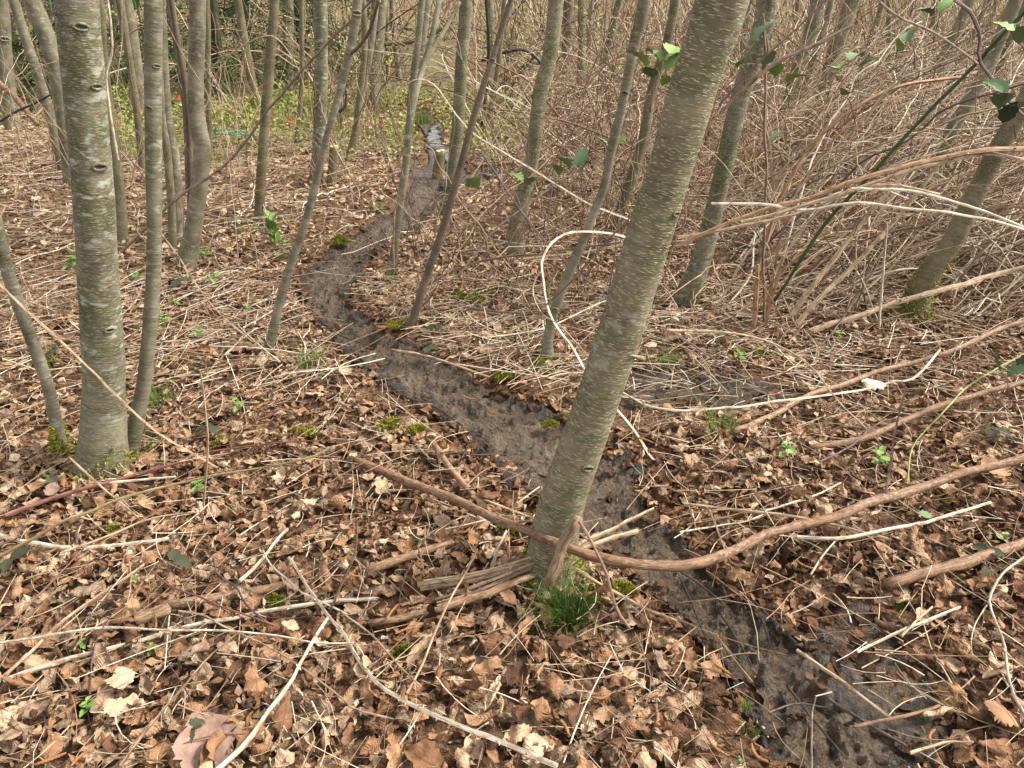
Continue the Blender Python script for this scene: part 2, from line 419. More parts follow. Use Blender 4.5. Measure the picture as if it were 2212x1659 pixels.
m, nt, N, L, b = new_mat("wet_mud", .4, .5)
g = N.new("ShaderNodeNewGeometry"); pos = g.outputs["Position"]
s1 = n_noise(N, L, pos, 11., 4, .65); s2 = n_noise(N, L, pos, 105., 5, .7); s3 = n_noise(N, L, pos, 3.2, 3, .6)
c = n_ramp(N, L, s1, [(.32, (.058, .036, .020)), (.5, (.110, .072, .042)), (.68, (.172, .118, .072))])
c = n_mix(N, L, n_ramp(N, L, s2, [(.53, 0.), (.60, .75)]), c, (.022, .014, .008))
c = n_mix(N, L, n_ramp(N, L, n_noise(N, L, pos, 60., 3, .6), [(.60, 0.), (.66, .5)]), c, (.20, .15, .10))
ed = n_math(N, L, 'ADD', n_attr(N, "edge").outputs["Fac"], n_math(N, L, 'MULTIPLY', n_math(N, L, 'SUBTRACT', n_noise(N, L, pos, 14., 4, .7), .5), 1.3))
c = n_mix(N, L, n_ramp(N, L, ed, [(.62, 0.), (.90, .88)]), c, (.024, .015, .009))
L.new(c, b.inputs["Base Color"])
L.new(n_ramp(N, L, n_math(N, L, 'ADD', n_math(N, L, 'MULTIPLY', s3, .6), n_math(N, L, 'MULTIPLY', s1, .4)), [(.42, .26), (.50, .40), (.62, .60)]), b.inputs["Roughness"])
n_bump(N, L, b, n_math(N, L, 'ADD', s2, n_math(N, L, 'MULTIPLY', n_noise(N, L, pos, 40., 3, .6), 1.2)), 1.0, .020)
MUD = m

m, nt, N, L, b = new_mat("stream_water", .06, .8)
b.inputs["Base Color"].default_value = (.030, .026, .020, 1)
g = N.new("ShaderNodeNewGeometry")
n_bump(N, L, b, n_noise(N, L, n_map(N, L, g.outputs["Position"], (16, 9, 9)), 1.0, 2, .5), .5, .018)
WATER = m

# ------------------------------------------------------------------ the ground, the muddy path, the water
def make_ground():
    nu = 340
    d = np.concatenate([np.linspace(-6, .6, 24), .6 + 12.4 * (np.linspace(0, 1, 330)[1:] ** 1.5), 13 + 180 * (np.linspace(0, 1, 77)[1:] ** 2.2)])
    u = np.linspace(-1, 1, nu); u = np.sign(u) * np.abs(u) ** 1.15
    half = 1.7 + np.maximum(d, 0) * .95 + np.where(d < .6, 4, 0) + 25 * sstep(13, 60, d) + 60 * sstep(60, 190, d)
    X = u[None] * half[:, None]; Y = d[:, None] + 0 * X
    Z = gbase(X, Y)
    t = path_t(X, Y).reshape(X.shape)
    Z = Z - 0.075 * (1 - sstep(.72, 1.16, t)) + .012 * (vn(X * 21, Y * 21, 8) - .5) * sstep(14, 8, Y)
    r, c = X.shape
    i = np.arange(r - 1)[:, None] * c; j = np.arange(c - 1)[None]
    q = np.stack([i + j, i + j + 1, i + c + j + 1, i + c + j], -1).reshape(-1, 4)
    o = obj('ground', mk_mesh('ground', np.stack([X, Y, Z], -1).reshape(-1, 3), q), SOIL)
    tag(o, 'dark woodland soil under the brown leaf litter', 'ground', kind='structure')
make_ground()

def make_path():
    nr, nc = 1400, 110
    s = (np.linspace(0, 1, nr) ** 1.0) * (NPATH - 1)
    c0 = np.stack([np.interp(s, np.arange(NPATH), PC[:, k]) for k in (0, 1)], 1)
    nn = np.stack([np.interp(s, np.arange(NPATH), nor_[:, k]) for k in (0, 1)], 1)
    hw = np.interp(s, np.arange(NPATH), PHW)
    # keep neighbouring cross sections from folding
    for _ in range(20): nn[1:-1] = (nn[:-2] + nn[1:-1] * 2 + nn[2:]) / 4
    nn /= np.linalg.norm(nn, axis=1)[:, None]
    t = np.linspace(-1.22, 1.22, nc)
    X = c0[:, None, 0] + nn[:, None, 0] * hw[:, None] * t[None]; Y = c0[:, None, 1] + nn[:, None, 1] * hw[:, None] * t[None]
    Z = gbase(X, Y) + .010 - .018 * (1 - np.clip(np.abs(t), 0, 1) ** 3)[None] - .07 * sstep(1.0, 1.22, np.abs(t))[None]
    wx = X + .05 * vn(X * 5, Y * 5, 21); wy = Y + .05 * vn(X * 5, Y * 5, 22)
    lump = .014 * (vn(wx * 6.5, wy * 6.5, 31) - .5) + .014 * (vn(wx * 15, wy * 15, 32) - .5) + .020 * (vn(wx * 38, wy * 30, 33) - .5) + .016 * (vn(X * 85, Y * 70, 34) - .5)
    ridge = .007 * (np.abs(vn(wx * 9, wy * 9, 36) - .5) * 2 - .5) + .020 * (np.abs(vn(wx * 23, wy * 19, 37) - .5) * 2 - .5)
    calm = 1 - .7 * sstep(.70, .80, np.linspace(0, 1, nr))[:, None]; lump = lump * calm; ridge = ridge * calm
    Z = Z + lump + ridge
    # trodden footprints: oval hollows with a raised rim along the path
    rg = random.Random(4)
    for k in range(60):
        i = rg.randrange(nr); f = rg.uniform(-.65, .65); cx = c0[i, 0] + nn[i, 0] * hw[i] * f; cy = c0[i, 1] + nn[i, 1] * hw[i] * f
        a = math.atan2(tan_[int(s[i]), 1], tan_[int(s[i]), 0]) + rg.gauss(0, .4)
        dx = X - cx; dy = Y - cy; e = np.hypot((dx * math.cos(a) + dy * math.sin(a)) / .11, (-dx * math.sin(a) + dy * math.cos(a)) / .045)
        Z = Z - .012 * np.exp(-e ** 4) + .006 * np.exp(-((e - 1.35) / .25) ** 2)
    i = np.arange(nr - 1)[:, None] * nc; j = np.arange(nc - 1)[None]
    q = np.stack([i + j, i + j + 1, i + nc + j + 1, i + nc + j], -1).reshape(-1, 4)
    o = obj('muddy_path', mk_mesh('muddy_path', np.stack([X, Y, Z], -1).reshape(-1, 3), q, fl={'edge': (np.abs(t)[None] + 0 * X).ravel()}), MUD)
    tag(o, 'narrow wet mud path winding between the trees', 'path', kind='structure')
make_path()

PATCHES = [(.80, 3.06, .52, .20, 'patch of black wet mud behind the leaning trunk foot'), (.98, 1.50, .15, .24, 'black mud spreading under wet leaves right of the front path'), (-.62, 7.6, .55, .5, 'dark wet hollow far back behind the slim olive trunk')]
def patch_e(x, y):
    out = np.full(np.shape(x), 9.0)
    for cx, cy, rx, ry, _ in PATCHES: out = np.minimum(out, np.hypot((x - cx) / rx, (y - cy) / ry))
    return out
def make_patches():
    for cx, cy, rx, ry, lb in PATCHES:
        n = 70; u = np.linspace(-1.3, 1.3, n); U_, V_ = np.meshgrid(u, u); X = cx + U_ * rx; Y = cy + V_ * ry; e = np.hypot(U_, V_) + .5 * (vn(X * 7, Y * 7, 41) - .5)
        Z = gbase(X, Y) + .012 + .02 * (vn(X * 18, Y * 18, 42) - .5) + .018 * (vn(X * 45, Y * 45, 43) - .5) - .06 * sstep(.8, 1.15, e)
        i = np.arange(n - 1)[:, None] * n; j = np.arange(n - 1)[None]
        o = obj('mud', mk_mesh('mud', np.stack([X, Y, Z], -1).reshape(-1, 3), np.stack([i + j, i + j + 1, i + n + j + 1, i + n + j], -1).reshape(-1, 4), fl={'edge': np.clip(e * .35 + .55, 0, 1).ravel()}), MUD)
        tag(o, lb, 'mud', kind='structure')
make_patches()

def make_water():
    line = [(950, 262, 5), (940, 276, 8), (935, 290, 14), (936, 303, 18), (945, 317, 20), (957, 331, 18), (966, 346, 15), (974, 362, 11), (972, 380, 8), (962, 398, 6), (948, 415, 5)]
    L0 = catmull(np.array([[*flat(x - w, y), 0] for x, y, w in line]), 70); R0 = catmull(np.array([[*flat(x + w, y), 0] for x, y, w in line]), 70)
    f = np.linspace(0, 1, 11)[None, :, None]; XY = (L0[:, None] * (1 - f) + R0[:, None] * f)
    X, Y = XY[..., 0], XY[..., 1]
    edge = np.abs(f[0, :, 0] * 2 - 1)
    X = X + (vn(Y * 6, X * 0 + 3, 15) - .5) * .10 * edge
    zc = gbase(X[:, 5], Y[:, 5]); zc = np.convolve(np.pad(zc, 8, mode='edge'), np.ones(17) / 17, 'valid')
    Z = zc[:, None] + .030 + .010 * (vn(X * 11, Y * 7, 16) - .5) - .03 * np.maximum(edge - .85, 0)[None] * 4
    r, c = X.shape; i = np.arange(r - 1)[:, None] * c; j = np.arange(c - 1)[None]
    q = np.stack([i + j, i + j + 1, i + c + j + 1, i + c + j], -1).reshape(-1, 4)
    o = obj('water', mk_mesh('water', np.stack([X, Y, Z], -1).reshape(-1, 3), q[:, ::-1]), WATER)
    tag(o, 'bright trickle of water at the far end of the mud path', 'water', kind='structure')
make_water()

# ------------------------------------------------------------------ leaves
def leaf_shape(nu, nv, rg, pleat=0.0, curl=1.0):
    u = np.linspace(-1, 1, nu); v = np.linspace(0, 1, nv)
    U, Vv = np.meshgrid(u, v)
    w = (.22 + .13 * rg.random()) * np.maximum(np.sin(math.pi * np.clip(Vv, 0, 1) ** (.75 + .35 * rg.random())), 0) ** .72 + .012
    if nv > 6: w = w * np.where(np.arange(nv) % 2, 1.05, .93)[:, None]
    jag = np.array([[rg.gauss(1, .13), rg.gauss(1, .13)] for _ in range(nv)])
    if rg.random() < .35: cut = rg.randrange(nv // 3, nv); jag[cut:, rg.randrange(2)] *= rg.uniform(.3, .7)      # a torn side
    w = w * np.where(U < 0, jag[:, :1], jag[:, 1:])
    x = U * w; y = Vv - .5 + .03 * np.array([[rg.gauss(0, 1) for _ in range(nu)] for _ in range(nv)]) * np.abs(U); z = np.zeros_like(x)
    z += pleat * np.sin(2 * math.pi * 8 * (Vv - .22 * np.abs(U)))
    for k in range(4):
        a, b_, p = rg.uniform(-9, 9), rg.uniform(-9, 9), rg.uniform(0, 6)
        z += curl * .042 * np.sin(a * x * 1.6 + b_ * y * 1.3 + p)
    z += rg.uniform(-.02, .12) * curl * np.abs(U) ** 3
    c1 = rg.choice([rg.gauss(0, .6), rg.gauss(1.6, .7), rg.gauss(3.6, 1.0)]) * curl * rg.choice([1, 1, -1])
    if abs(c1) > .05:
        r = .33 / c1; th = x / r; x, z = np.sin(th) * (r - z), r - (r - z) * np.cos(th)
    c2 = rg.gauss(.7, 1.1) * curl * rg.choice([1, -1])
    if abs(c2) > .05:
        r = 1 / c2; th = y / r; y, z = np.sin(th) * (r - z), r - (r - z) * np.cos(th)
    tw = rg.gauss(0, .9) * curl; ca, sa = np.cos(tw * (Vv - .5)), np.sin(tw * (Vv - .5))
    x, z = x * ca - z * sa, x * sa + z * ca
    V = np.stack([x, y, z], -1).reshape(-1, 3); V[:, 2] -= np.median(V[:, 2])
    i = np.arange(nv - 1)[:, None] * nu; j = np.arange(nu - 1)[None]
    q = np.stack([i + j, i + j + 1, i + nu + j + 1, i + nu + j], -1).reshape(-1, 4)
    return V, q, np.stack([U, Vv], -1).reshape(-1, 2)

def rot_mats(yaw, tilt, az, roll):
    cy, sy = np.cos(yaw), np.sin(yaw); n = len(yaw); Z0 = np.zeros(n); O = np.ones(n)
    Y = np.stack([np.stack([cy, -sy, Z0], -1), np.stack([sy, cy, Z0], -1), np.stack([Z0, Z0, O], -1)], 1)
    ct, st = np.cos(tilt), np.sin(tilt); kx, ky = np.cos(az), np.sin(az)
    Tm = np.stack([np.stack([ct + kx * kx * (1 - ct), kx * ky * (1 - ct), ky * st], -1),
                   np.stack([kx * ky * (1 - ct), ct + ky * ky * (1 - ct), -kx * st], -1),
                   np.stack([-ky * st, kx * st, ct], -1)], 1)
    cr, sr = np.cos(roll), np.sin(roll)
    Rm = np.stack([np.stack([cr, Z0, sr], -1), np.stack([Z0, O, Z0], -1), np.stack([-sr, Z0, cr], -1)], 1)
    return Tm @ Y @ Rm

def scatter(n, d0, d1, margin=1.14, power=1.0):
    """ground points inside the view wedge, even per square metre"""
    out = []
    while sum(map(len, out)) < n:
        y = np.sqrt(RNG.uniform(d0 ** 2, d1 ** 2, n * 2))
        x = RNG.uniform(-1, 1, n * 2) * (y * .70 * margin + .35)
        out.append(np.stack([x, y], 1))
    return np.vstack(out)[:n]

def bake_leaves(bank, P, scale, tint, tilt_sd, flip=.45):
    n = len(P); idx = RNG.integers(0, len(bank), n)
    VB = np.stack([b_[0] for b_ in bank]); q = bank[0][1]; uv = bank[0][2]; nvv = VB.shape[1]
    M = rot_mats(RNG.uniform(0, 6.283, n), np.abs(RNG.normal(0, tilt_sd, n)), RNG.uniform(0, 6.283, n), np.where(RNG.random(n) < flip, math.pi, 0) + RNG.normal(0, .25, n))
    V = np.einsum('nij,nkj->nki', M, VB[idx]) * scale[:, None, None]
    V += P[:, None]
    Q = (np.arange(n)[:, None, None] * nvv + q[None]).reshape(-1, 4)
    luv = np.empty((n, nvv, 3)); luv[..., :2] = uv[None]; luv[..., 2] = tint[:, None]
    return V.reshape(-1, 3), Q, luv.reshape(-1, 3)

SPOTS = [(445, 1608, 'beside the big pinkish lobed leaf'), (950, 1545, 'along the long thorny cream cane'), (1232, 1400, 'below the dense grass tuft'), (1560, 1600, 'by the catkins at the mud edge'), (860, 1210, 'round the orange-barked log'),
         (1010, 1400, 'by the straight cream stalk'), (500, 1290, 'along the flaking reddish log'), (330, 1330, 'round the short dark log piece'), (100, 1400, 'between the white front canes'), (200, 1180, 'by the broken white cane'), (650, 1150, 'above the crossed thorny canes'),
         (650, 1440, 'under the crossed thorny canes'), (250, 1490, 'by the cream dead leaves'), (60, 1600, 'in the bottom corner by the catkin'), (800, 1620, 'under the thorny cane'), (1330, 1560, 'in front of the grass tuft'), (2000, 1330, 'by the slanting cream stick'),
         (2150, 1400, 'inside the S-curved white cane'), (2080, 1560, 'by the broad brown leaf'), (1700, 1080, 'above the long curved stick'), (2100, 1100, 'beyond the level white cane'), (1980, 1220, 'by the spotted pinkish log'), (1800, 1200, 'under the level white cane'),
         (300, 1060, 'below the stout trunk'), (700, 1040, 'by the curved stick end'), (1060, 1200, 'behind the bundle of canes'), (1500, 1080, 'right of the leaning trunk foot')]
def spot(px, py): return min(SPOTS, key=lambda a: (a[0] - px) ** 2 + ((a[1] - py) * 1.4) ** 2)[2]
def litter():
    rg = random.Random(5)
    bankA = [leaf_shape(5, 9, rg) for _ in range(60)]
    bankB = [leaf_shape(4, 6, rg) for _ in range(60)]
    bankC = [leaf_shape(3, 4, rg) for _ in range(40)]
    bag = []
    for bank, n, d0, d1, smin, smax, hmax, tsd in ((bankA, 5600, .75, 2.7, .036, .092, .050, .36), (bankC, 19000, .75, 4.6, .012, .042, .060, .55),
                                              (bankB, 12000, 2.7, 5.6, .034, .088, .052, .40), (bankC, 34000, 5.6, 15., .05, .115, .055, .45)):
        p = scatter(n, d0, d1)
        t = path_t(p[:, 0], p[:, 1])
        edge = .90 + .55 * (vn(p[:, 0] * 6, p[:, 1] * 6, 51) - .45)
        wetzone = (vn(p[:, 0] * 1.4 + 3, p[:, 1] * 1.4, 52) > .66) & (p[:, 1] < 5)
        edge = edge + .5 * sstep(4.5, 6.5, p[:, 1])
        keep = (t > edge) | (RNG.random(n) < (.04 + .35 * sstep(.55, 1.0, t)) * sstep(7, 5, p[:, 1]))
        # bare dark patches in the litter by the mud at the right
        bare = sstep(1.25, .75, patch_e(p[:, 0], p[:, 1])) 
        keep &= RNG.random(n) > np.where(p[:, 1] < 2.2, .35, .72) * bare
        inside = t < edge
        p = p[keep]; inside = inside[keep]; bare = bare[keep]; tk = t[keep]
        k = len(p)
        z = gbase(p[:, 0], p[:, 1]) + RNG.uniform(.002, hmax, k) * np.where(tk < 1.5, .30, np.where(tk < 1.9, .65, 1))
        z = np.where(inside, gz(p[:, 0], p[:, 1]) + .006, z)
        tint = RNG.beta(1.9, 1.25, k)
        patch = vn(p[:, 0] * 1.1, p[:, 1] * 1.1, 53)
        tint = np.clip(tint + .28 * (patch - .5), 0, 1)
        wet = 1.15 * np.exp(-(((p[:, 0] - .84) / .30) ** 2 + ((p[:, 1] - 1.45) / .45) ** 2))
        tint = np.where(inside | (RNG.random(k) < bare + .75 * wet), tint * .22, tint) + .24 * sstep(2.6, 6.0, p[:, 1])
        tint = np.clip(tint * np.where((tk < 1.5) & (RNG.random(k) < .65), .38, 1), 0, 1)
        sc = RNG.uniform(smin, smax, k)
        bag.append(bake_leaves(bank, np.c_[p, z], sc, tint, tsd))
    # crumbs of leaf trodden into the mud
    p = scatter(9000, .9, 5.5); t = path_t(p[:, 0], p[:, 1]); p = p[(t < 1.05) & (RNG.random(len(p)) < .25 + .7 * t ** 2)]; k = len(p)
    bag.append(bake_leaves(bankC, np.c_[p, gz(p[:, 0], p[:, 1]) + RNG.uniform(-.004, .014, k)], RNG.uniform(.010, .034, k), RNG.beta(1.2, 3.2, k) * .6, .35))
    V, Q, U = [], [], []; n = 0
    for a, b_, c_ in bag:
        V.append(a); Q.append(b_ + n); U.append(c_); n += len(a)
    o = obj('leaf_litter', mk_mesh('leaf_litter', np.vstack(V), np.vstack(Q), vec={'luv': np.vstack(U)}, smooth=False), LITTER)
    tag(o, 'thick carpet of curled brown dead leaves over the forest floor', 'leaf litter', kind='stuff')
    # the leaves that show largest, one object each
    near = [leaf_shape(7, 17, rg, pleat=rg.choice([.003, .007, .012])) for _ in range(60)]
    meshes = [mk_mesh('fallen_leaf', v, q, vec={'luv': np.c_[uv, np.full(len(uv), .5)]}) for v, q, uv in near]
    for me in meshes: me.materials.append(LEAF)
    c = 0; tries = 0; used = []
    while c < 296 and tries < 6000:
        tries += 1
        px = rg.uniform(-20, 2230); py = 1000 + 680 * rg.random() ** .75
        p = flat(px, py)
        if path_t(p[0], p[1])[0] < 1.22 or (math.exp(-(((p[0] - .84) / .30) ** 2 + ((p[1] - 1.45) / .45) ** 2)) > rg.random() * 1.1): continue
        if any((p[0] - a) ** 2 + (p[1] - b_) ** 2 < .048 ** 2 for a, b_ in used): continue
        used.append((p[0], p[1])); c += 1
        o = bpy.data.objects.new('fallen_leaf', rg.choice(meshes)); COL.objects.link(o)
        s = rg.uniform(.052, .104); tone = rg.betavariate(1.6, 1.4)
        o.location = (p[0], p[1], float(gbase(p[0], p[1])) + rg.uniform(.045, .066))
        o.rotation_euler = (rg.gauss(0, .38) + (math.pi if rg.random() < .4 else 0), rg.gauss(0, .38), rg.uniform(0, 6.28)); o.scale = (s, s, s)
        o.color = (1, 1, 1, tone)
        size = 'small' if s < .068 else 'large' if s > .088 else 'curled'
        tn = 'dark brown' if tone < .25 else 'mid-brown' if tone < .55 else 'greyish' if .70 < tone < .82 else 'tan' if tone < .9 else 'pale'
        tag(o, f'{size} {tn} dead leaf on the litter {spot(px, py)}', 'leaf', 'loose dead leaves on the litter')
litter()

# ------------------------------------------------------------------ trees
def build_trunk(P3, W, sides, rings, seed, ext_to=6.5, flare=1.34):
    """P3 top to bottom (last on the ground)"""
    P = np.asarray(P3)[::-1]; Rr = np.asarray(W)[::-1]
    top = P[-1]; d = P[-1] - P[-2]; d /= np.linalg.norm(d)
    rg = random.Random(seed)
    ext = []; er = []; p = top.copy(); r = Rr[-1]
    while p[2] < ext_to:
        d = d + np.array([rg.gauss(0, .05), rg.gauss(0, .05), .10]); d /= np.linalg.norm(d)
        p = p + d * .7; r = r * .90; ext.append(p.copy()); er.append(r)
    low = P[0] - (P[1] - P[0]) / np.linalg.norm(P[1] - P[0]) * .10; low[2] = P[0][2] - .12
    allP = np.vstack([low, P] + ([ext] if ext else [])); allR = np.r_[Rr[0] * 1.15, Rr, er]
    X = catmull(np.c_[allP, allR], rings)
    s = np.r_[0, np.cumsum(np.linalg.norm(np.diff(X[:, :3], axis=0), axis=1))]
    rad = X[:, 3] * (1 + (flare - 1) * np.exp(-np.maximum(s - .1, 0) / (Rr[0] * 1.7)))
    return X[:, :3], rad

def tuft_geo(n, rad, hmin, hmax, wid, rg, lean=.5, center=(0, 0, 0), seg=3, droop=.5):
    """grass-like blades growing from a round patch"""
    a = rg.uniform(0, 6.283, n); r = rad * np.sqrt(rg.random(n)); h = rg.uniform(hmin, hmax, n)
    la = a + rg.normal(0, .9, n); l = np.abs(rg.normal(0, lean, n)) * h
    base = np.stack([np.cos(a) * r, np.sin(a) * r, 0 * a], -1) + np.asarray(center)
    s = np.linspace(0, 1, seg + 1)
    dirv = np.stack([np.cos(la), np.sin(la), 0 * la], -1)
    C = base[:, None] + dirv[:, None] * (l[:, None] * s[None] ** 1.7)[..., None]
    C[..., 2] += h[:, None] * (s - droop * .5 * (l / h)[:, None].clip(0, 1) * s ** 2.5)
    fa = rg.uniform(0, 6.283, n); side = np.stack([np.cos(fa), np.sin(fa), 0 * fa], -1)
    w = wid * (1 - s ** 1.6) + wid * .06
    Lv = C - side[:, None] * w[None, :, None]; Rv = C + side[:, None] * w[None, :, None]
    V = np.stack([Lv, Rv], 2).reshape(n, -1, 3)
    q = []
    for k in range(seg): q.append([2 * k, 2 * k + 1, 2 * k + 3, 2 * k + 2])
    Q = (np.arange(n)[:, None, None] * (2 * seg + 2) + np.array(q)[None]).reshape(-1, 4)
    return V.reshape(-1, 3), Q

def moss_mesh(rad, n, rg, hgt=.03):
    """a low moss cushion: a bumpy dome with short shoots all over it"""
    nb = 7; cx = rg.normal(0, rad * .42, nb); cy = rg.normal(0, rad * .32, nb); cr = rad * rg.uniform(.2, .5, nb); w_ = rg.integers(0, nb, n)
    a = rg.uniform(0, 6.283, n); r = np.sqrt(rg.random(n)) ** .9
    x = cx[w_] + np.cos(a) * r * cr[w_]; y = cy[w_] + np.sin(a) * r * cr[w_] * .8
    z = hgt * .5 * (1 - r ** 2) * (.3 + vn(x * 40 + 5, y * 40, 61))
    h = rg.uniform(.006, .018, n); d = rg.normal(0, 1, (n, 3)); d[:, 2] = np.abs(d[:, 2]) + .8; d /= np.linalg.norm(d, axis=1)[:, None]
    side = np.cross(d, rg.normal(0, 1, (n, 3))); side /= np.linalg.norm(side, axis=1)[:, None]
    B = np.stack([x, y, z], -1); w = rg.uniform(.0018, .004, n)[:, None]
    V = np.stack([B - side * w, B + side * w, B + d * h[:, None] + side * w * .4, B + d * h[:, None] - side * w * .4], 1).reshape(-1, 3)
    Q = np.arange(n * 4).reshape(-1, 4)
    return V, Q

nprng = np.random.default_rng(77)
def crown_mesh(P, rad, seed, near):
    """bare spring crown: limbs with side twigs above head height"""
    rg = random.Random(seed); bag = Bag()
    hi = [k for k in range(len(P)) if P[k][2] > 2.3]
    if not hi: return None
    for _ in range(7 if near else 4):
        k = rg.choice(hi); p = P[k].copy(); a = rg.uniform(0, 6.28); d = np.array([math.cos(a) * .8, math.sin(a) * .8, .65]); pts = [p]
        n = rg.randint(4, 6)
        for i in range(n):
            d = d + np.array([rg.gauss(0, .15), rg.gauss(0, .15), .08]); d /= np.linalg.norm(d); p = p + d * rg.uniform(.2, .35); pts.append(p)
        r0 = rad[k] * .3; V, q, t, bk = tube(np.array(pts), np.linspace(r0, r0 * .3, len(pts)), 5); bag.add(V, q, t, bk)
        for i in range(1, len(pts)):
            e = np.array([rg.gauss(0, 1), rg.gauss(0, 1), abs(rg.gauss(.5, .5))]); e /= np.linalg.norm(e); l = rg.uniform(.25, .6)
            V, q, t, bk = tube(np.array([pts[i], pts[i] + e * l * .5, pts[i] + e * l + np.array([0, 0, .06])]), [r0 * .4, r0 * .28, r0 * .12], 4); bag.add(V, q, t, bk)
    return bag

TREES = []
def tree(label, mat, pts, w, D=None, depth_lean=0.0, moss=0.0, name='alder_tree', extra=(), knots=(), ext_to=6.5, cat='tree', group=None):
    """pts: pixel centre line, top first, ground last; w: width in px at each point (or first,last)"""
    seed = len(TREES) + 3
    w = np.interp(np.linspace(0, 1, len(pts)), np.linspace(0, 1, len(w)), w)
    base = G(*pts[-1]) if D is None else A(pts[-1][0], pts[-1][1], D)
    if D is not None: base[2] = float(gz(base[0], base[1])[0])
    D0 = base[1]; y0 = pts[-1][1]; yt = pts[0][1]
    P3 = [A(x, y, D0 + depth_lean * (y0 - y) / max(1, y0 - yt)) for x, y in pts[:-1]] + [base]
    dep = [proj(p)[2] for p in P3]
    Wr = [wi * d / F / 2 for wi, d in zip(w, dep)]
    near = D0 < 3.6
    sides = 36 if near else (20 if D0 < 6.5 else 12)
    P, rad = build_trunk(P3, Wr, sides, 130 if near else (80 if D0 < 6.5 else 44), seed, ext_to)
    t = thing(name, label, cat, base, group)
    V, q, tr, bk = tube(P - base, rad, sides, wob=.035 if near else .05, seed=seed)
    obj('trunk', mk_mesh('trunk', V, q, tr, {'bk': bk}), mat, t)
    cb = crown_mesh(P, rad, seed, D0 < 6)
    if cb: obj('crown', cb.mesh('crown', off=base), mat, t)
    for e_pts, e_w, e_mat in extra:      # branches seen in the picture, pixel line with the trunk's distance
        E = np.array([A(x, y, D0 + dd) for x, y, dd in e_pts]); dd = [proj(p)[2] for p in E]
        X = catmull(E, 14); rr = np.interp(np.linspace(0, 1, 14), np.linspace(0, 1, len(e_w)), e_w) * np.mean(dd) / F / 2
        V, q, tr, bk = tube(X - base, rr, 10, wob=.05, seed=seed + 9)
        obj('branch', mk_mesh('branch', V, q, tr, {'bk': bk}), e_mat or mat, t)
    for kx, ky, ks in knots:             # branch scars: a raised eye-shaped lip round a dark hollow
        c = A(kx, ky, D0); i = np.argmin(np.linalg.norm(P - c, axis=1)); ax = P[min(i + 1, len(P) - 1)] - P[i]; ax /= np.linalg.norm(ax)
        sidev = c - P[i]; sidev -= ax * sidev.dot(ax)
        view = np.array([0, 0, CAM_H]) - P[i]; view -= ax * view.dot(ax); view /= np.linalg.norm(view)
        rt = np.cross(ax, view); off = np.clip(sidev.dot(rt) / rad[i], -.97, .97)
        nrm = view * math.sqrt(1 - off ** 2) + rt * off; lat = np.cross(ax, nrm)
        kc = P[i] + ax * (c - P[i]).dot(ax) + nrm * rad[i] * 1.0 - base; s = ks * proj(c)[2] / F
        bag = Bag(); th = np.linspace(0, 2 * math.pi, 17)
        ring = np.array([kc + lat * math.cos(a) * s * .95 + ax * math.sin(a) * s * .45 + nrm * (s * .10 - .5 * (1 - math.sqrt(max(0, 1 - (math.cos(a) * s / rad[i]) ** 2))) * rad[i] * 2 * .5) for a in th])
        V, q, tr, bk = tube(ring, np.full(17, s * .20), 8, wob=.2, seed=3); bag.add(V, q, tr, bk)
        scar = obj('branch_scar', bag.mesh('branch_scar'), mat, t)
        disc = np.vstack([kc + nrm * s * .04, ring[:-1] - nrm * s * .03]); tr = [[0, k + 1, (k + 1) % 16 + 1] for k in range(16)]
        obj('scar_hollow', mk_mesh('scar_hollow', disc, tris=tr, vec={'bk': disc}), CM['dark'], scar)
    if moss:
        n = int(1500 * moss ** .7 * (1 if near else .7)); r0 = rad[3]
        arc = np.r_[0, np.cumsum(np.linalg.norm(np.diff(P, axis=0), axis=1))]; s0 = np.interp(base[2], P[:8, 2], arc[:8])
        a = nprng.uniform(0, 6.283, n); hm = r0 * 4.2 * min(moss, 1.0) * (1 + .5 * np.sin(a * 2 + seed)); hh = nprng.random(n) ** 1.5 * hm
        C0 = np.stack([np.interp(s0 + hh, arc, P[:, k]) for k in range(3)], -1); rr = np.interp(s0 + hh, arc, rad)
        skirt = np.clip(1 - hh / (r0 * .8), 0, 1) * nprng.random(n) * r0 * 1.1 * moss
        B0 = C0 - base + np.stack([np.cos(a), np.sin(a), 0 * a], -1) * (rr + skirt)[:, None]; B0[:, 2] += np.where(skirt > .01, .02, 0)
        d = np.stack([np.cos(a), np.sin(a), nprng.normal(.1, .6, n)], -1) + nprng.normal(0, .5, (n, 3)); d /= np.linalg.norm(d, axis=1)[:, None]
        side = np.cross(d, nprng.normal(0, 1, (n, 3))); side /= np.linalg.norm(side, axis=1)[:, None]; ln = nprng.uniform(.008, .020, n)[:, None]; ww = ln * .2
        V = np.stack([B0 - side * ww, B0 + side * ww, B0 + d * ln + side * ww * .4, B0 + d * ln - side * ww * .4], 1).reshape(-1, 3)
        obj('moss', mk_mesh('moss', V, np.arange(n * 4).reshape(-1, 4)), MOSS, t)['kind'] = 'stuff'
    TREES.append((P, rad, D0)); return t

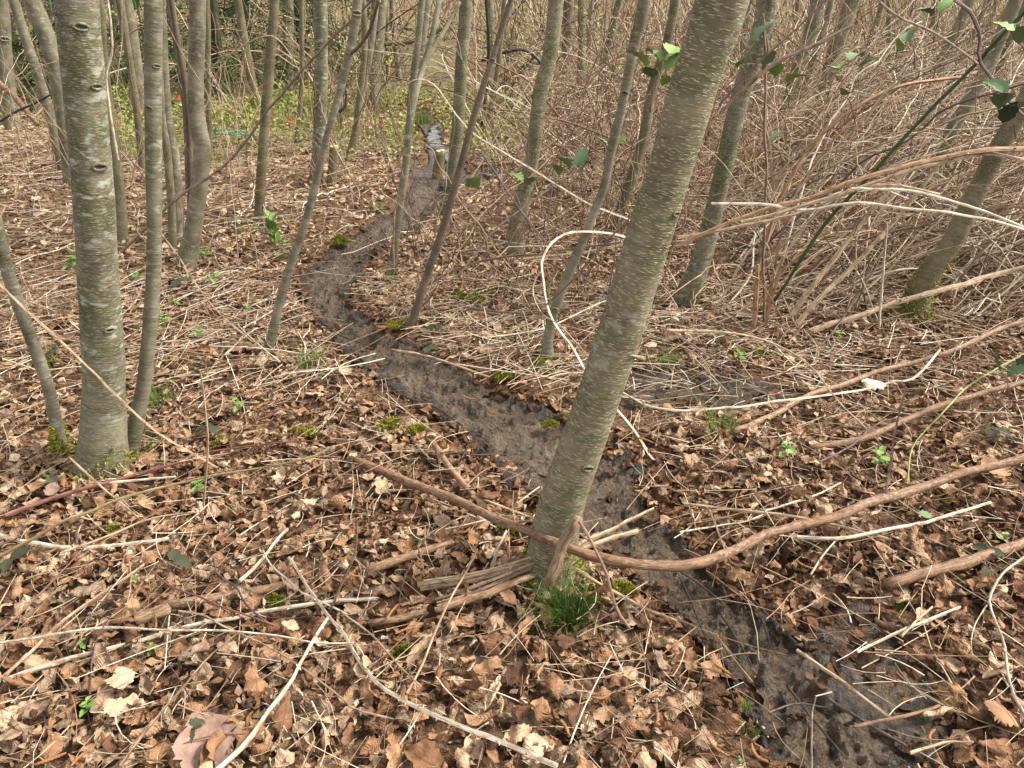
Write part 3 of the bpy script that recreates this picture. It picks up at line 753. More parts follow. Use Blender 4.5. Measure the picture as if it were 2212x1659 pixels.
tree('stout upright trunk with pale lichen blotches beside the thin crooked stem', BARK,
     [(166, 0), (178, 140), (190, 280), (201, 420), (210, 557), (219, 700), (225, 828), (222, 940), (222, 1022)], [88, 86, 84, 82, 81, 81, 82, 86, 94],
     knots=((175, 55, 15), (208, 183, 12), (214, 353, 15), (236, 700, 11)), name='alder_tree', moss=.25)
tree('straight slim trunk growing close beside the stout lichen-blotched one', BARK_G,
     [(331, 0), (331, 140), (331, 279), (333, 420), (333, 555), (326, 683), (311, 828), (296, 902), (280, 985)], [37, 36, 35, 32, 30, 31, 30, 33, 36], knots=((322, 230, 8), (338, 140, 8)))
tree('thin crooked stem with a mossy foot in front of the stout trunk', BARK_G,
     [(-25, 430), (-4, 500), (12, 570), (37, 650), (77, 757), (104, 835), (119, 902), (129, 955), (134, 988)], [24, 25, 26, 26, 25, 25, 26, 30], moss=1.0)
tree('leaning grey trunk with a broad lichen coat cut by the frame edge', BARK_G, [(0, 0), (8, 100), (16, 188), (28, 282)], [34, 32, 30], knots=((10, 82, 9),))
tree('slender trunk slanting down towards the stout trunk, second from the edge', BARK_G, [(29, 0), (50, 67), (77, 145), (101, 222), (121, 302), (141, 380)], [20, 20, 20, 20, 20])
tree('pale mottled trunk slanting behind the stout lichen-blotched trunk', BARK_G, [(67, 0), (97, 67), (118, 141), (131, 202), (141, 270), (150, 335), (158, 405)], [38, 36, 34, 33, 32])
tree('slim straight trunk half hidden behind the stout trunk', BARK_O, [(212, 0), (220, 110), (228, 200), (242, 302), (255, 403), (260, 470), (262, 530)], [22, 25, 26, 27])
tree('far grey trunk seen through the gap next to the slim straight trunk', BARK_G, [(269, 0), (286, 94), (296, 188), (300, 268)], [30, 29, 28])
tree('narrow pole-like stem in front of the far grey trunk', BARK_O, [(259, 0), (272, 84), (289, 188), (299, 269), (309, 372)], [16, 15, 15])
tree('curved mid-grey stem rooted beside the trunk with the elbow bend', BARK_G, [(345, 0), (350, 100), (356, 202), (363, 279), (375, 336), (383, 437), (387, 520)], [22, 23, 24, 24])
tree('short dark stem pressed against the curved mid-grey stem', BARK_O, [(344, 120), (350, 255), (360, 320), (370, 437), (373, 540)], [14, 16, 18], ext_to=2.5)
tree('thin red-brown sapling, the darker of the two by the elbow trunk', BARK_R, [(363, 0), (380, 101), (396, 202), (403, 302), (407, 422)], [9, 10, 11], name='red_sapling')
tree('thicker red-brown sapling touching the elbow-bent trunk', BARK_R, [(370, 0), (386, 101), (403, 208), (412, 386), (410, 505)], [12, 13, 15], name='red_sapling')
tree('mottled grey trunk with an elbow bend at knee height', BARK_G,
     [(427, 0), (425, 101), (422, 188), (425, 255), (434, 302), (437, 336), (430, 403), (422, 470), (409, 537), (403, 578)], [35, 34, 33, 34, 36, 36, 35, 34, 37, 42])
tree('thin stem just behind the elbow-bent trunk', BARK_O, [(447, 0), (450, 202), (454, 348)], [12, 12])
tree('dark mossy conifer trunk in the green clearing far behind', BARK_D, [(462, 40), (468, 100), (471, 160), (473, 214)], [22, 25, 27], name='dark_trunk', ext_to=8)
tree('straight slim olive trunk standing alone in front of the clearing', BARK_O,
     [(593, 0), (585, 101), (576, 218), (568, 322), (563, 403), (560, 482)], [20, 21, 22, 21, 21, 22], moss=.2)
tree('far pale trunk at the back of the green clearing', BARK_G, [(623, 0), (622, 100), (624, 196)], [22, 22])
tree('very thin dark stem at the edge of the clearing', BARK_O, [(652, 0), (652, 168), (645, 269), (640, 322)], [10, 10, 12])
tree('upright green-grey trunk crossed by the slanting bent stem', BARK, [(692, 0), (694, 118), (692, 235), (688, 320), (681, 402)], [30, 29, 28, 27, 27])
tree('slanting bent stem with a knobbly top and moss ring at its foot', BARK_G,
     [(776, -20), (771, 28), (754, 118), (737, 188), (709, 286), (692, 353), (672, 437), (652, 504), (633, 556), (605, 650), (585, 734), (578, 764)],
     [20, 21, 18, 16, 15, 16, 17, 17, 18, 19, 20, 20], moss=.35, extra=(([(757, 117, 0), (775, 100, -.05), (798, 67, -.1), (818, 0, -.2)], [8, 7, 6], BARK_R),), knots=((771, 30, 10),))
tree('slim grey stem, straighter of the pair behind the bent stem', BARK_O, [(784, 0), (788, 100), (778, 200), (765, 300), (757, 332)], [14, 14, 14])
tree('slim grey stem leaning away beside its straighter twin', BARK_G, [(811, 0), (798, 118), (778, 218), (761, 330)], [16, 15, 14])
tree('thread-thin far stem left of the forked thin stem', BARK_O, [(835, 0), (838, 168), (838, 190)], [9, 9])
tree('far thin wavy stem beside the thread-thin one', BARK_G, [(846, 0), (852, 84), (863, 172)], [11, 11])
tree('thin forked stem with a yellow mossy foot beside the mud bend', BARK_G,
     [(912, 0), (902, 101), (890, 202), (883, 279), (875, 370), (862, 454), (855, 521), (849, 565), (841, 614)], [14, 14, 14, 15, 17, 16, 16, 18, 21], moss=.9,
     extra=(([(886, 270, 0), (899, 202, .1), (912, 151, .2), (932, 84, .25), (949, 0, .3)], [11, 13, 12], None), ([(912, 151, .2), (935, 105, .3), (956, 74, .35), (993, 5, .5)], [9, 9, 8], None)))
tree('smooth pale-sided trunk rising next to the bright trickle', BARK, [(1006, 0), (998, 118), (991, 235), (984, 319), (974, 386), (962, 445), (956, 468)], [27, 27, 26, 25, 24, 24])
tree('red-brown leaning sapling crossing in front of the pale-sided trunk', BARK_R,
     [(1104, 0), (1087, 50), (1065, 124), (1043, 188), (1023, 255), (1003, 329), (983, 403), (962, 477), (940, 545), (915, 616), (902, 660), (884, 712)],
     [12, 13, 12, 14, 15, 15, 16, 16, 17, 18, 18, 19], name='red_sapling', knots=((1064, 130, 6),))
tree('thin dark stem leaning beyond the red-brown sapling', BARK_O, [(1090, 0), (1083, 84), (1073, 161), (1057, 245), (1043, 298)], [10, 10, 11])
tree('black wiry stem beside the thin dark leaning stem', BARK_D, [(1050, 0), (1056, 100), (1050, 200), (1038, 296)], [6, 7, 8])
tree('green-tinged trunk curving upward in the middle of the wood', BARK_L,
     [(1201, 0), (1188, 118), (1167, 202), (1157, 286), (1147, 353), (1127, 437), (1117, 487), (1105, 558)], [34, 33, 32, 32, 32, 34, 35, 38], knots=((1140, 205, 7),))
tree('slim ringed stem with a swollen foot behind the big leaning trunk', BARK_G,
     [(1393, 0), (1372, 84), (1356, 168), (1339, 252), (1322, 319), (1305, 403), (1285, 454), (1262, 514), (1245, 552), (1221, 609), (1201, 660), (1188, 707), (1182, 751), (1186, 787)],
     [27, 24, 21, 20, 20, 18, 18, 19, 20, 21, 21, 22, 24, 30], moss=.25, knots=((1350, 200, 7), (1200, 665, 7)))
tree('big leaning trunk speckled with pale dashes in the foreground', BARK_L,
     [(1560, 0), (1532, 84), (1503, 168), (1448, 362), (1388, 557), (1346, 692), (1303, 828), (1256, 965), (1209, 1103), (1195, 1180), (1187, 1252)],
     [114, 108, 103, 98, 96, 95, 94, 94, 95, 97, 102], knots=((1277, 990, 13), (1462, 455, 10)), moss=.3,
     extra=(([(1388, 775, 0.02), (1372, 770, -.04), (1362, 768, -.06)], [14, 9, 3], None),))
tree('dark lichened trunk leaning just behind the big speckled one', BARK,
     [(1657, 0), (1640, 84), (1617, 151), (1597, 218), (1577, 302), (1560, 380), (1540, 464), (1516, 557), (1495, 615), (1473, 668)], [45, 43, 41, 40, 39, 38, 40, 43, 46, 50], moss=.5,
     extra=(([(1650, 150, -.05), (1657, 110, -.12), (1652, 70, -.15), (1648, 30, -.17)], [10, 8, 5], None),))
tree('leaning trunk deep in the thicket, first of the leaning three', BARK, [(1768, 0), (1751, 67), (1724, 144), (1704, 218), (1684, 279), (1676, 310)], [28, 27, 26, 25, 25])
tree('thinnest of the three leaning trunks in the thicket', BARK_G, [(1795, 0), (1778, 67), (1755, 134), (1734, 202), (1718, 262)], [14, 14, 14])
tree('thickest of the three leaning trunks in the thicket', BARK_L, [(1842, 0), (1818, 67), (1795, 141), (1778, 202), (1755, 262), (1739, 308)], [34, 32, 30, 29, 28])
tree('dark leaning trunk with a bright moss collar beside the thicket', BARK_O,
     [(2290, 60), (2250, 150), (2208, 235), (2158, 319), (2107, 420), (2067, 504), (2040, 549), (2007, 589), (1986, 630), (1970, 690)], [38, 39, 40, 40, 42, 43, 44, 46, 50, 54], moss=1.4)
tree('grey trunk leaning behind the moss-collared one', BARK_G, [(2170, 60), (2130, 150), (2094, 218), (2054, 286), (2023, 353), (2000, 396), (1962, 480)], [28, 28, 28, 28, 28])
tree('weathered far trunk leaning among the bramble tops', BARK_G, [(2092, 10), (2067, 67), (2040, 120), (2008, 190), (1985, 260)], [24, 25, 25])
tree('leaning trunk at the frame edge above the moss-collared one', BARK_O, [(2214, 0), (2190, 60), (2155, 140), (2120, 230), (2095, 320)], [30, 30, 30])
tree('shaded slim trunk between the ringed stem and the big leaning trunk', BARK_O, [(1460, 0), (1443, 84), (1423, 151), (1406, 202), (1393, 286), (1372, 363), (1349, 430), (1316, 530)], [20, 20, 21, 22, 23, 24, 25])
tree('far brown furrowed trunk behind the curving green-tinged one', BARK_R, [(1228, 0), (1226, 70), (1222, 158)], [21, 22])
tree('far straight stem in the pale thicket', BARK_G, [(1278, 0), (1272, 118), (1268, 190)], [12, 12])
tree('far grey trunk between the pale-sided trunk and the red sapling', BARK_G, [(1057, 0), (1060, 80), (1062, 150)], [18, 18])

# far trunks that fill the back of the wood
rgf = random.Random(21)
FAR = [(100, 'behind the slanting slender trunks'), (300, 'behind the slim straight trunk'), (450, 'behind the elbow-bent trunk'), (600, 'beyond the clearing'), (750, 'behind the slanting bent stem'), (900, 'beyond the forked stem'), (1030, 'beyond the trickle'), (1180, 'behind the curving trunk'), (1330, 'behind the ringed stem'), (1500, 'behind the big leaning trunk'), (1700, 'behind the three leaning trunks'), (1900, 'behind the thicket'), (2100, 'behind the green live cane')]
def far_spot(px): return min(FAR, key=lambda a: abs(a[0] - px))[1]
for k in range(30):
    D = rgf.uniform(12, 28); px = rgf.uniform(-60, 2270); w = rgf.uniform(.07, .2); x = (px - 1106) / F * D * 1.0; y = D
    bz = float(gz(x, y)[0]); base = np.array([x, y, bz]); seed = 200 + k
    d = np.array([rgf.gauss(.06, .12), rgf.gauss(0, .08), 1.0]); p = base - np.array([0, 0, .15]); pts = [p]
    for i in range(9): d = d + np.array([rgf.gauss(0, .04), rgf.gauss(0, .04), .03]); d /= np.linalg.norm(d); p = p + d * .75; pts.append(p)
    pts = catmull(np.array(pts), 20)
    V, q, tr, bk = tube(pts - base, np.linspace(w / 2, w * .22, 20), 9, wob=.06, seed=seed)
    t = thing('far_tree', f"distant bare {'thick' if w > .15 else 'slim' if w > .1 else 'thin'} trunk at the back of the wood {far_spot(px)}", 'tree', base, 'distant bare trunks')
    obj('trunk', mk_mesh('trunk', V, q, tr, {'bk': bk}), rgf.choice([BARK_G, BARK_O, BARK]), t)
    cb = crown_mesh(pts, np.linspace(w / 2, w * .22, 20), seed, False)
    if cb: obj('crown', cb.mesh('crown', off=base), BARK_O, t)

# dark firs behind the clearing
def fir(px, D, hgt, label, seed):
    rg = np.random.default_rng(seed); x = (px - 1106) / F * D; base = np.array([x, D, float(gz(x, D)[0])])
    t = thing('fir_tree', label, 'tree', base, 'dark firs behind the clearing')
    pts = np.stack([np.zeros(10), np.zeros(10), np.linspace(-.2, hgt, 10)], 1)
    V, q, tr, bk = tube(pts, np.linspace(.13, .02, 10), 8); obj('trunk', mk_mesh('trunk', V, q, tr, {'bk': bk}), BARK_D, t)
    nb = 100; z = .4 + (hgt * .93 - .4) * rg.random(nb) ** 1.7; a = rg.uniform(0, 6.283, nb); ln = (1 - z / hgt) * hgt * .30 + .25
    Vs, Qs, n = [], [], 0
    for k in range(nb):
        m_ = 80; s = rg.random(m_) ** .7; pos = np.stack([np.cos(a[k]) * ln[k] * s, np.sin(a[k]) * ln[k] * s, z[k] - .35 * ln[k] * s ** 1.6], -1)
        pos += rg.normal(0, .05, (m_, 3)) * (1 + s[:, None])
        dr = np.stack([np.cos(a[k] + rg.normal(0, .7, m_)), np.sin(a[k] + rg.normal(0, .7, m_)), rg.normal(-.35, .3, m_)], -1); dr /= np.linalg.norm(dr, axis=1)[:, None]
        sd = np.cross(dr, rg.normal(0, 1, (m_, 3))); sd /= np.linalg.norm(sd, axis=1)[:, None]; l = rg.uniform(.12, .30, m_)[:, None]; w = l * .055
        V = np.stack([pos - sd * w, pos + sd * w, pos + dr * l + sd * w * .2, pos + dr * l - sd * w * .2], 1).reshape(-1, 3)
        Vs.append(V); Qs.append(np.arange(m_ * 4).reshape(-1, 4) + n); n += m_ * 4
    obj('crown', mk_mesh('crown', np.vstack(Vs), np.vstack(Qs)), FIR, t)
fir(230, 13.5, 8.5, 'dark fir behind the slim straight trunk, nearest of the firs', 1)
fir(500, 16.0, 9.0, 'dark fir behind the mossy conifer trunk', 2)
fir(585, 19.0, 10.0, 'dark fir behind the slim olive trunk', 3)
fir(690, 18.0, 9.0, 'dark fir behind the green-grey upright trunk', 4)
fir(120, 20.0, 10.0, 'dark fir far back behind the slanting slender trunk', 5)

# ------------------------------------------------------------------ sticks and canes placed one by one
def cane_geo(P, r, rg, sides=7, rib=.14, taper=.65, thorns=0.0, wob=.04):
    L_ = np.linalg.norm(np.diff(P, axis=0), axis=1).sum(); n = int(np.clip(L_ / .035, 8, 44))
    X = catmull(P, n); m_ = max(3, int(L_ / .13)); kk = np.array([[rg.gauss(0, 1), rg.gauss(0, 1), rg.gauss(0, .6)] for _ in range(m_)]) * min(r * .9, .005); kk[0] = kk[-1] = 0
    X = X + np.stack([np.interp(np.linspace(0, 1, n), np.linspace(0, 1, m_), kk[:, c]) for c in range(3)], 1)
    X = X + np.array([[rg.gauss(0, 1), rg.gauss(0, 1), rg.gauss(0, .7)] for _ in range(n)]) * min(r * .10, .0009)
    rr = r * np.linspace(1, taper, n) * (1 + .10 * np.array([rg.uniform(-1, 1) for _ in range(n)]))
    bag = Bag(); bag.add(*tube(X, rr, sides, rib=rib, wob=wob, seed=rg.randrange(999)))
    if thorns:
        T, Nn, B = frames(X)
        for k in range(int(L_ / thorns)):
            i = rg.randrange(1, n - 1); a = rg.uniform(0, 6.28); o = Nn[i] * math.cos(a) + B[i] * math.sin(a); c = X[i] + o * rr[i] * .8; l = r * rg.uniform(.9, 1.6)
            V = [c + T[i] * r * .7, c - T[i] * r * .7, c + np.cross(T[i], o) * r * .35, c - np.cross(T[i], o) * r * .35, c + o * l - T[i] * l * .5]
            bag.add(V, None, [[0, 2, 4], [2, 1, 4], [1, 3, 4], [3, 0, 4]], np.zeros((5, 3)) + [0, 0, i * .03])
    return bag, X
RG = random.Random(99)
def lay(pts, spec):
    """pixel line -> 3-D line.  spec: None lies on the litter; float height above it; ('D', ...) distances ahead; ('H', ...) heights"""
    n = len(pts); f = np.linspace(0, 1, n)
    if isinstance(spec, tuple):
        v = np.interp(f, np.linspace(0, 1, len(spec) - 1), spec[1:])
        return np.array([A(x, y, d) if spec[0] == 'D' else G(x, y, d) for (x, y), d in zip(pts, v)])
    h = .052 if spec is None else spec
    return np.array([G(x, y, h) for x, y in pts])
def cane(label, mat, w, pts, spec=None, taper=.65, thorns=0.0, name='bramble_cane', cat='cane', branches=(), round_=False, group=None):
    P = lay(pts, spec); dep = np.mean(proj(P)[2]); r = w * dep / F / 2 * (.86 if mat in ('white', 'tan', 'orange') else 1)
    bag, X = cane_geo(P, r, RG, sides=10 if round_ else 7, rib=0 if round_ else .20, taper=taper, thorns=thorns, wob=.14 if round_ else .06)
    base = P[0].copy()
    if branches:
        t = thing(name, label, cat, base, group)
        obj('stem', bag.mesh('stem', off=base), CM[mat], t)
        for bw, bpts, bspec in branches:
            Pb = lay(bpts, bspec); bb, _ = cane_geo(Pb, bw * np.mean(proj(Pb)[2]) / F / 2, RG, taper=.5, thorns=thorns)
            obj('side_shoot', bb.mesh('side_shoot', off=base), CM[mat], t)
        return t
    o = obj(name, bag.mesh(name, off=base, smooth=round_), CM[mat], None, base)
    return tag(o, label, cat, group)

S = 'fallen_stick'
cane('long curved red-brown stick propped across the foot of the big leaning trunk', 'lichen', 20,
     [(757, 990), (830, 1018), (900, 1045), (1000, 1085), (1100, 1135), (1165, 1160), (1240, 1185), (1330, 1211), (1420, 1223), (1500, 1212), (1600, 1175), (1700, 1142), (1800, 1115), (1900, 1080), (2000, 1050), (2100, 1020), (2230, 984)],
     ('H', .04, .08, .17, .235, .24, .21, .17, .17, .2), taper=1.02, name=S, cat='stick', round_=True)
cane('broken red-brown stub leaning against the foot of the big speckled trunk', 'brown', 22, [(1250, 1116), (1221, 1169), (1204, 1213), (1186, 1262)], ('D', 1.70, 1.67, 1.62), taper=1.1, name='broken_stub', cat='stick', round_=True)
cane('thin brown cane arching from the broken stub down to the mud', 'brown', 7, [(1251, 1126), (1272, 1162), (1292, 1206), (1312, 1253), (1322, 1294), (1339, 1330), (1359, 1357)], ('D', 1.66, 1.6, 1.57), taper=.8)
# the bundle at the foot of the leaning trunk
cane('topmost tan cane of the bundle pushed against the leaning trunk', 'tan', 11, [(902, 1263), (1003, 1247), (1104, 1223), (1201, 1196), (1240, 1180)], ('H', .06, .09, .13), thorns=.05)
cane('darker ribbed cane under the topmost one in the bundle', 'brown', 9, [(908, 1272), (1020, 1258), (1120, 1232), (1198, 1208)], ('H', .055, .08, .11))
cane('thin brown cane at the lower edge of the bundle', 'brown', 9, [(889, 1324), (969, 1300), (1053, 1267), (1137, 1230), (1188, 1213)], ('H', .05, .07, .09), taper=.8)
cane('thick scaly stick at the bottom of the bundle by the trunk', 'log', 18, [(800, 1347), (885, 1331), (952, 1312), (1036, 1288), (1100, 1262), (1160, 1240)], ('H', .045, .06, .07), taper=.9, name=S, cat='stick', round_=True)
cane('split grey-tan cane on top of the bundle, ending in a frayed tip', 'tan', 6, [(915, 1255), (1010, 1238), (1110, 1212), (1195, 1188)], ('H', .08, .11, .15), thorns=.05)
cane('short dark cane poking out under the bundle', 'brown', 7, [(940, 1296), (1040, 1262), (1130, 1226), (1190, 1200)], ('H', .06, .09, .12))
cane('thin wiry brown cane crossing behind the long curved stick', 'brown', 4, [(1100, 1128), (1160, 1126), (1215, 1132), (1262, 1160), (1300, 1190)], ('H', .12, .16, .1))
cane('brown split cane running from the trunk foot over the mud', 'tan', 10, [(1221, 1190), (1260, 1168), (1305, 1147), (1350, 1124), (1412, 1098)], ('H', .12, .09, .07), taper=.6)
cane('second brown split cane beside the one over the mud', 'brown', 8, [(1235, 1190), (1290, 1162), (1340, 1135), (1390, 1112)], ('H', .10, .08, .06), taper=.6)
cane('short pale broken stalk end pointing over the mud', 'tan', 10, [(1250, 1188), (1322, 1163), (1378, 1147)], ('H', .09, .08, .07), taper=1.0)
cane('tan cane slanting down from the trunk foot beside the grass tuft', 'tan', 9, [(1218, 1214), (1272, 1250), (1322, 1280), (1389, 1314), (1462, 1342)], ('H', .08, .06, .05), thorns=.08)
cane('white split stalk standing slanted left of the leaning trunk foot', 'white', 7, [(1062, 1228), (1077, 1193), (1094, 1146)], ('H', .05, .09, .12), taper=.9)
cane('orange-barked log half sunk in leaves left of the bundle', 'log', 19, [(792, 1234), (852, 1211), (919, 1189), (975, 1174)], .045, taper=.85, name='bark_log', cat='log', round_=True)
cane('short dark brown log piece in the leaves beside white canes', 'log', 31, [(294, 1338), (330, 1327), (365, 1316)], .045, taper=.95, name='bark_log', cat='log', round_=True)
cane('long flaking reddish log lying in the leaves above the crossed canes', 'log', 23, [(356, 1309), (440, 1297), (517, 1285), (605, 1266), (640, 1255)], .04, taper=.9, name='bark_log', cat='log', round_=True)
# front
cane('bleached white cane lying under the stout trunk, broken at one end', 'white', 10, [(-12, 1154), (67, 1174), (151, 1183), (218, 1179), (302, 1171), (382, 1161)], None, thorns=.06)
cane('short white split stick in the leaves near the crossed canes', 'white', 9, [(517, 1255), (544, 1226), (571, 1193), (598, 1162), (622, 1142)], .06, taper=1.0)
cane('long straight white ribbed cane running under the other front canes', 'white', 10, [(8, 1469), (118, 1431), (235, 1398), (370, 1361), (487, 1341), (571, 1320), (689, 1304), (743, 1297), (818, 1294)], .06, taper=.8, thorns=.07)
cane('tan cane slanting up from the frame corner across the white ones', 'tan', 9, [(-10, 1477), (67, 1408), (134, 1344), (208, 1290), (269, 1250), (311, 1219)], .075, taper=.75, thorns=.1)
cane('thin white cane with a slight kink lying level in front', 'white', 6, [(-10, 1390), (101, 1376), (202, 1359), (252, 1356), (353, 1362), (487, 1364), (605, 1374), (682, 1388), (765, 1389)], .085, taper=.6, thorns=.09)
cane('long thorny cream cane curving down to the bottom edge', 'white', 12, [(1203, 1654), (1137, 1626), (1070, 1599), (1003, 1572), (936, 1542), (868, 1509), (811, 1468), (768, 1414), (743, 1366), (712, 1330), (689, 1294), (659, 1250), (625, 1204)], .075, taper=.62, thorns=.03)
cane('mottled greenish cream cane slanting to the bottom edge past the pink leaf', 'white', 13, [(465, 1668), (504, 1630), (538, 1593), (571, 1542), (622, 1482), (648, 1438), (679, 1381), (708, 1335)], .085, taper=.7, thorns=.045)
cane('thin cream cane joining the crossing of the thorny canes', 'white', 5, [(568, 1189), (585, 1220), (622, 1250), (655, 1280), (706, 1304), (748, 1326)], .075, taper=.7)
cane('slim tan cane running down past the crossing of the thorny canes', 'tan', 5, [(386, 1320), (437, 1327), (487, 1354), (571, 1391), (638, 1431), (706, 1482), (743, 1512), (768, 1532), (850, 1553)], .08, taper=.8)
cane('straight cream stalk leaning up towards the bundle', 'tan', 7, [(878, 1498), (902, 1458), (929, 1394), (952, 1337), (976, 1287), (1003, 1243), (1032, 1186)], ('H', .06, .09, .12), taper=.7)
cane('thin tan twig meeting the foot of the straight cream stalk', 'tan', 5, [(734, 1320), (801, 1371), (852, 1428), (910, 1483)], .075, taper=.6, branches=((3, [(852, 1428), (880, 1430), (900, 1440)], .08),))
cane('thin red twig lying over the reddish log', 'red', 4, [(329, 1233), (370, 1267), (430, 1287), (470, 1307), (538, 1330), (601, 1354)], .095, taper=.7, name='twig', cat='twig')
cane('pinkish forked twig hooking over the red twig', 'purple', 5, [(461, 1205), (470, 1240), (510, 1270), (530, 1305), (570, 1340), (590, 1352)], .09, taper=.7, name='twig', cat='twig')
cane('smooth red cane lying under the stout trunk', 'red', 8, [(10, 1114), (60, 1095), (134, 1070), (235, 1040), (319, 1016), (396, 996)], .075, taper=.8)
cane('thin red cane tip continuing level over the leaves', 'red', 4, [(396, 996), (437, 979), (571, 959), (660, 953), (745, 952)], .07, taper=.6)
cane('olive-brown live cane arching low across the leaves', 'olive', 6, [(-15, 1208), (67, 1162), (134, 1122), (188, 1106), (269, 1073), (353, 1050), (454, 1026), (571, 1009), (672, 986), (722, 962)], ('H', .2, .22, .16, .1, .06), taper=.6, thorns=.1)
cane('straight pale pole leaning across the stout trunk', 'tan', 7, [(482, 1017), (370, 955), (286, 885), (202, 804), (134, 740), (50, 663), (-20, 596)], ('D', 2.42, 2.22, 2.12), taper=.8, thorns=.12)
cane('pale thin cane leaning down to the leaves right of the slim pair', 'tan', 4, [(546, 738), (470, 670), (420, 609), (380, 549), (345, 500)], ('D', 3.45, 3.6, 3.8), taper=.8)
cane('long brown cane slanting across in front of the elbow-bent trunk', 'brown', 7, [(262, 545), (370, 440), (454, 380), (504, 336), (588, 228), (672, 131), (743, 57), (812, -10)], ('D', 4.5, 4.5, 4.4, 4.3), taper=.7)
cane('thin tan arc drooping beside the slim olive trunk', 'tan', 4, [(440, 155), (487, 121), (538, 91), (578, 77), (605, 91), (640, 140), (660, 200)], ('D', 4.6, 4.5, 4.5))
cane('bleached kinked cane hanging beside the stout trunk', 'white', 6, [(255, 345), (235, 235), (228, 161), (242, 111), (240, 50), (231, -10)], ('D', 3.6, 3.6))
cane('long pale arc sweeping down past the pale-sided and curving trunks', 'white', 6, [(1362, 476), (1272, 440), (1204, 400), (1154, 370), (1104, 343), (1036, 299), (996, 265), (962, 218), (936, 181), (902, 170), (880, 182)], ('D', 4.0, 4.0, 4.1), taper=.55, thorns=.12)
cane('bright white arching cane in front of the slim ringed stem', 'white', 6, [(1380, 520), (1305, 503), (1245, 499), (1211, 509), (1184, 533), (1172, 560), (1171, 583), (1181, 640), (1198, 690), (1221, 730), (1245, 767), (1263, 798), (1300, 845), (1332, 888), (1372, 935), (1413, 993), (1468, 1041)], ('D', 3.4, 3.1, 2.95, 2.75, 2.42), taper=1.1, thorns=.1)
cane('cream cane looping beside the bright white arch', 'tan', 4, [(1167, 586), (1151, 616), (1154, 646), (1174, 680), (1211, 704), (1272, 771)], ('D', 3.1, 3.0, 2.8))
cane('brown cane arching from the red-brown sapling foot', 'brown', 6, [(897, 655), (915, 623), (952, 599), (1003, 576), (1070, 559), (1171, 549), (1204, 541), (1339, 524)], ('D', 3.9, 4.0, 4.2), taper=.7)
cane('wavy brown cane lying level between sapling and ringed stem', 'brown', 5, [(909, 677), (976, 660), (1036, 668), (1104, 675), (1188, 668), (1272, 667)], ('H', .05, .08, .1))
cane('cream stick lying along the far mud edge', 'tan', 8, [(846, 757), (902, 766), (952, 781), (1003, 798), (1056, 815)], .05, taper=.7, name=S, cat='stick', round_=True)
cane('thick knobbly tan stick beside the mud left of the leaning trunk', 'log', 15, [(934, 956), (962, 996), (989, 1033), (1022, 1068)], .055, taper=.85, name=S, cat='stick', round_=True, branches=((8, [(950, 978), (962, 972), (968, 962)], .09),))
cane('tan stick continuing below the knobbly one', 'tan', 8, [(1020, 1072), (1070, 1090), (1120, 1108), (1165, 1125)], .055)
cane('black wet twig lying across the mud left of the leaning trunk', 'dark', 4, [(969, 976), (1020, 982), (1070, 981), (1136, 982)], .02, name='twig', cat='twig')
cane('short dark twig stuck in the mud above the knobbly stick', 'dark', 4, [(988, 1002), (1000, 985), (1015, 960)], .03, name='twig', cat='twig')
for k_, (lb_, pts_) in enumerate((('black twig pressed into the mud under the curved stick', [(1440, 1215), (1500, 1255), (1560, 1300)]), ('dark stalk lying along the mud by the grass tuft', [(1560, 1330), (1600, 1390), (1625, 1440)]),
        ('dark rotten stalk in the mud near the bottom edge', [(1700, 1480), (1760, 1560), (1830, 1640)]), ('short black twig across the mud by the hooked cane', [(1660, 1540), (1720, 1520), (1790, 1530)]), ('wet dark twig on the mud left of the leaning trunk', [(880, 860), (940, 880), (1000, 920)]),
        ('dark bent twig at the mud bend', [(690, 690), (730, 720), (790, 745)]), ('black root-like twig along the right mud edge', [(1590, 1262), (1660, 1330), (1720, 1390)]), ('dark twig beside the root-like one', [(1620, 1290), (1650, 1350), (1665, 1400)]))):
    cane(lb_, 'dark', 5, pts_, .016, name='twig', cat='twig')
# right front
cane('bright white cane above the front mud, lying nearly level', 'white', 7, [(1721, 1159), (1805, 1162), (1889, 1151), (1973, 1132), (2074, 1105), (2140, 1085)], .08, taper=.9)
cane('short white cane slanting down from the level white one', 'white', 6, [(1751, 1241), (1778, 1206), (1806, 1167)], .07, taper=.8)
cane('tan ribbed cane under the long curved stick', 'tan', 7, [(1478, 1088), (1587, 1102), (1671, 1112), (1771, 1129), (1855, 1149), (1925, 1167)], .06, taper=.9, thorns=.09)
cane('spotted pinkish log running to the frame edge', 'lichen', 24, [(1915, 1264), (2006, 1236), (2091, 1213), (2225, 1168)], .06, taper=1.1, name='bark_log', cat='log', round_=True)
cane('white S-curved cane with a side shoot at the frame edge', 'white', 7, [(2225, 1560), (2185, 1495), (2168, 1438), (2161, 1388), (2141, 1337), (2131, 1304), (2144, 1270), (2175, 1233), (2225, 1195)], .10, taper=1.0, thorns=.12, branches=((3.5, [(2131, 1307), (2104, 1351), (2097, 1391), (2101, 1418)], .09), (3.5, [(2165, 1400), (2190, 1425), (2225, 1452)], .1)))
cane('tan thorny cane lying slantwise along the front mud', 'tan', 9, [(1721, 1404), (1771, 1441), (1822, 1478), (1872, 1515), (1932, 1558)], .045, taper=.9, thorns=.06)
cane('dark rotten cane beside the tan thorny one in the mud', 'dark', 7, [(1790, 1510), (1850, 1550), (1900, 1580), (1960, 1612)], .035, taper=.8, name=S, cat='stick')
cane('cream stick slanting over black leaves right of the mud', 'white', 7, [(1852, 1408), (1939, 1364), (2006, 1337), (2074, 1311)], .07, taper=.85)
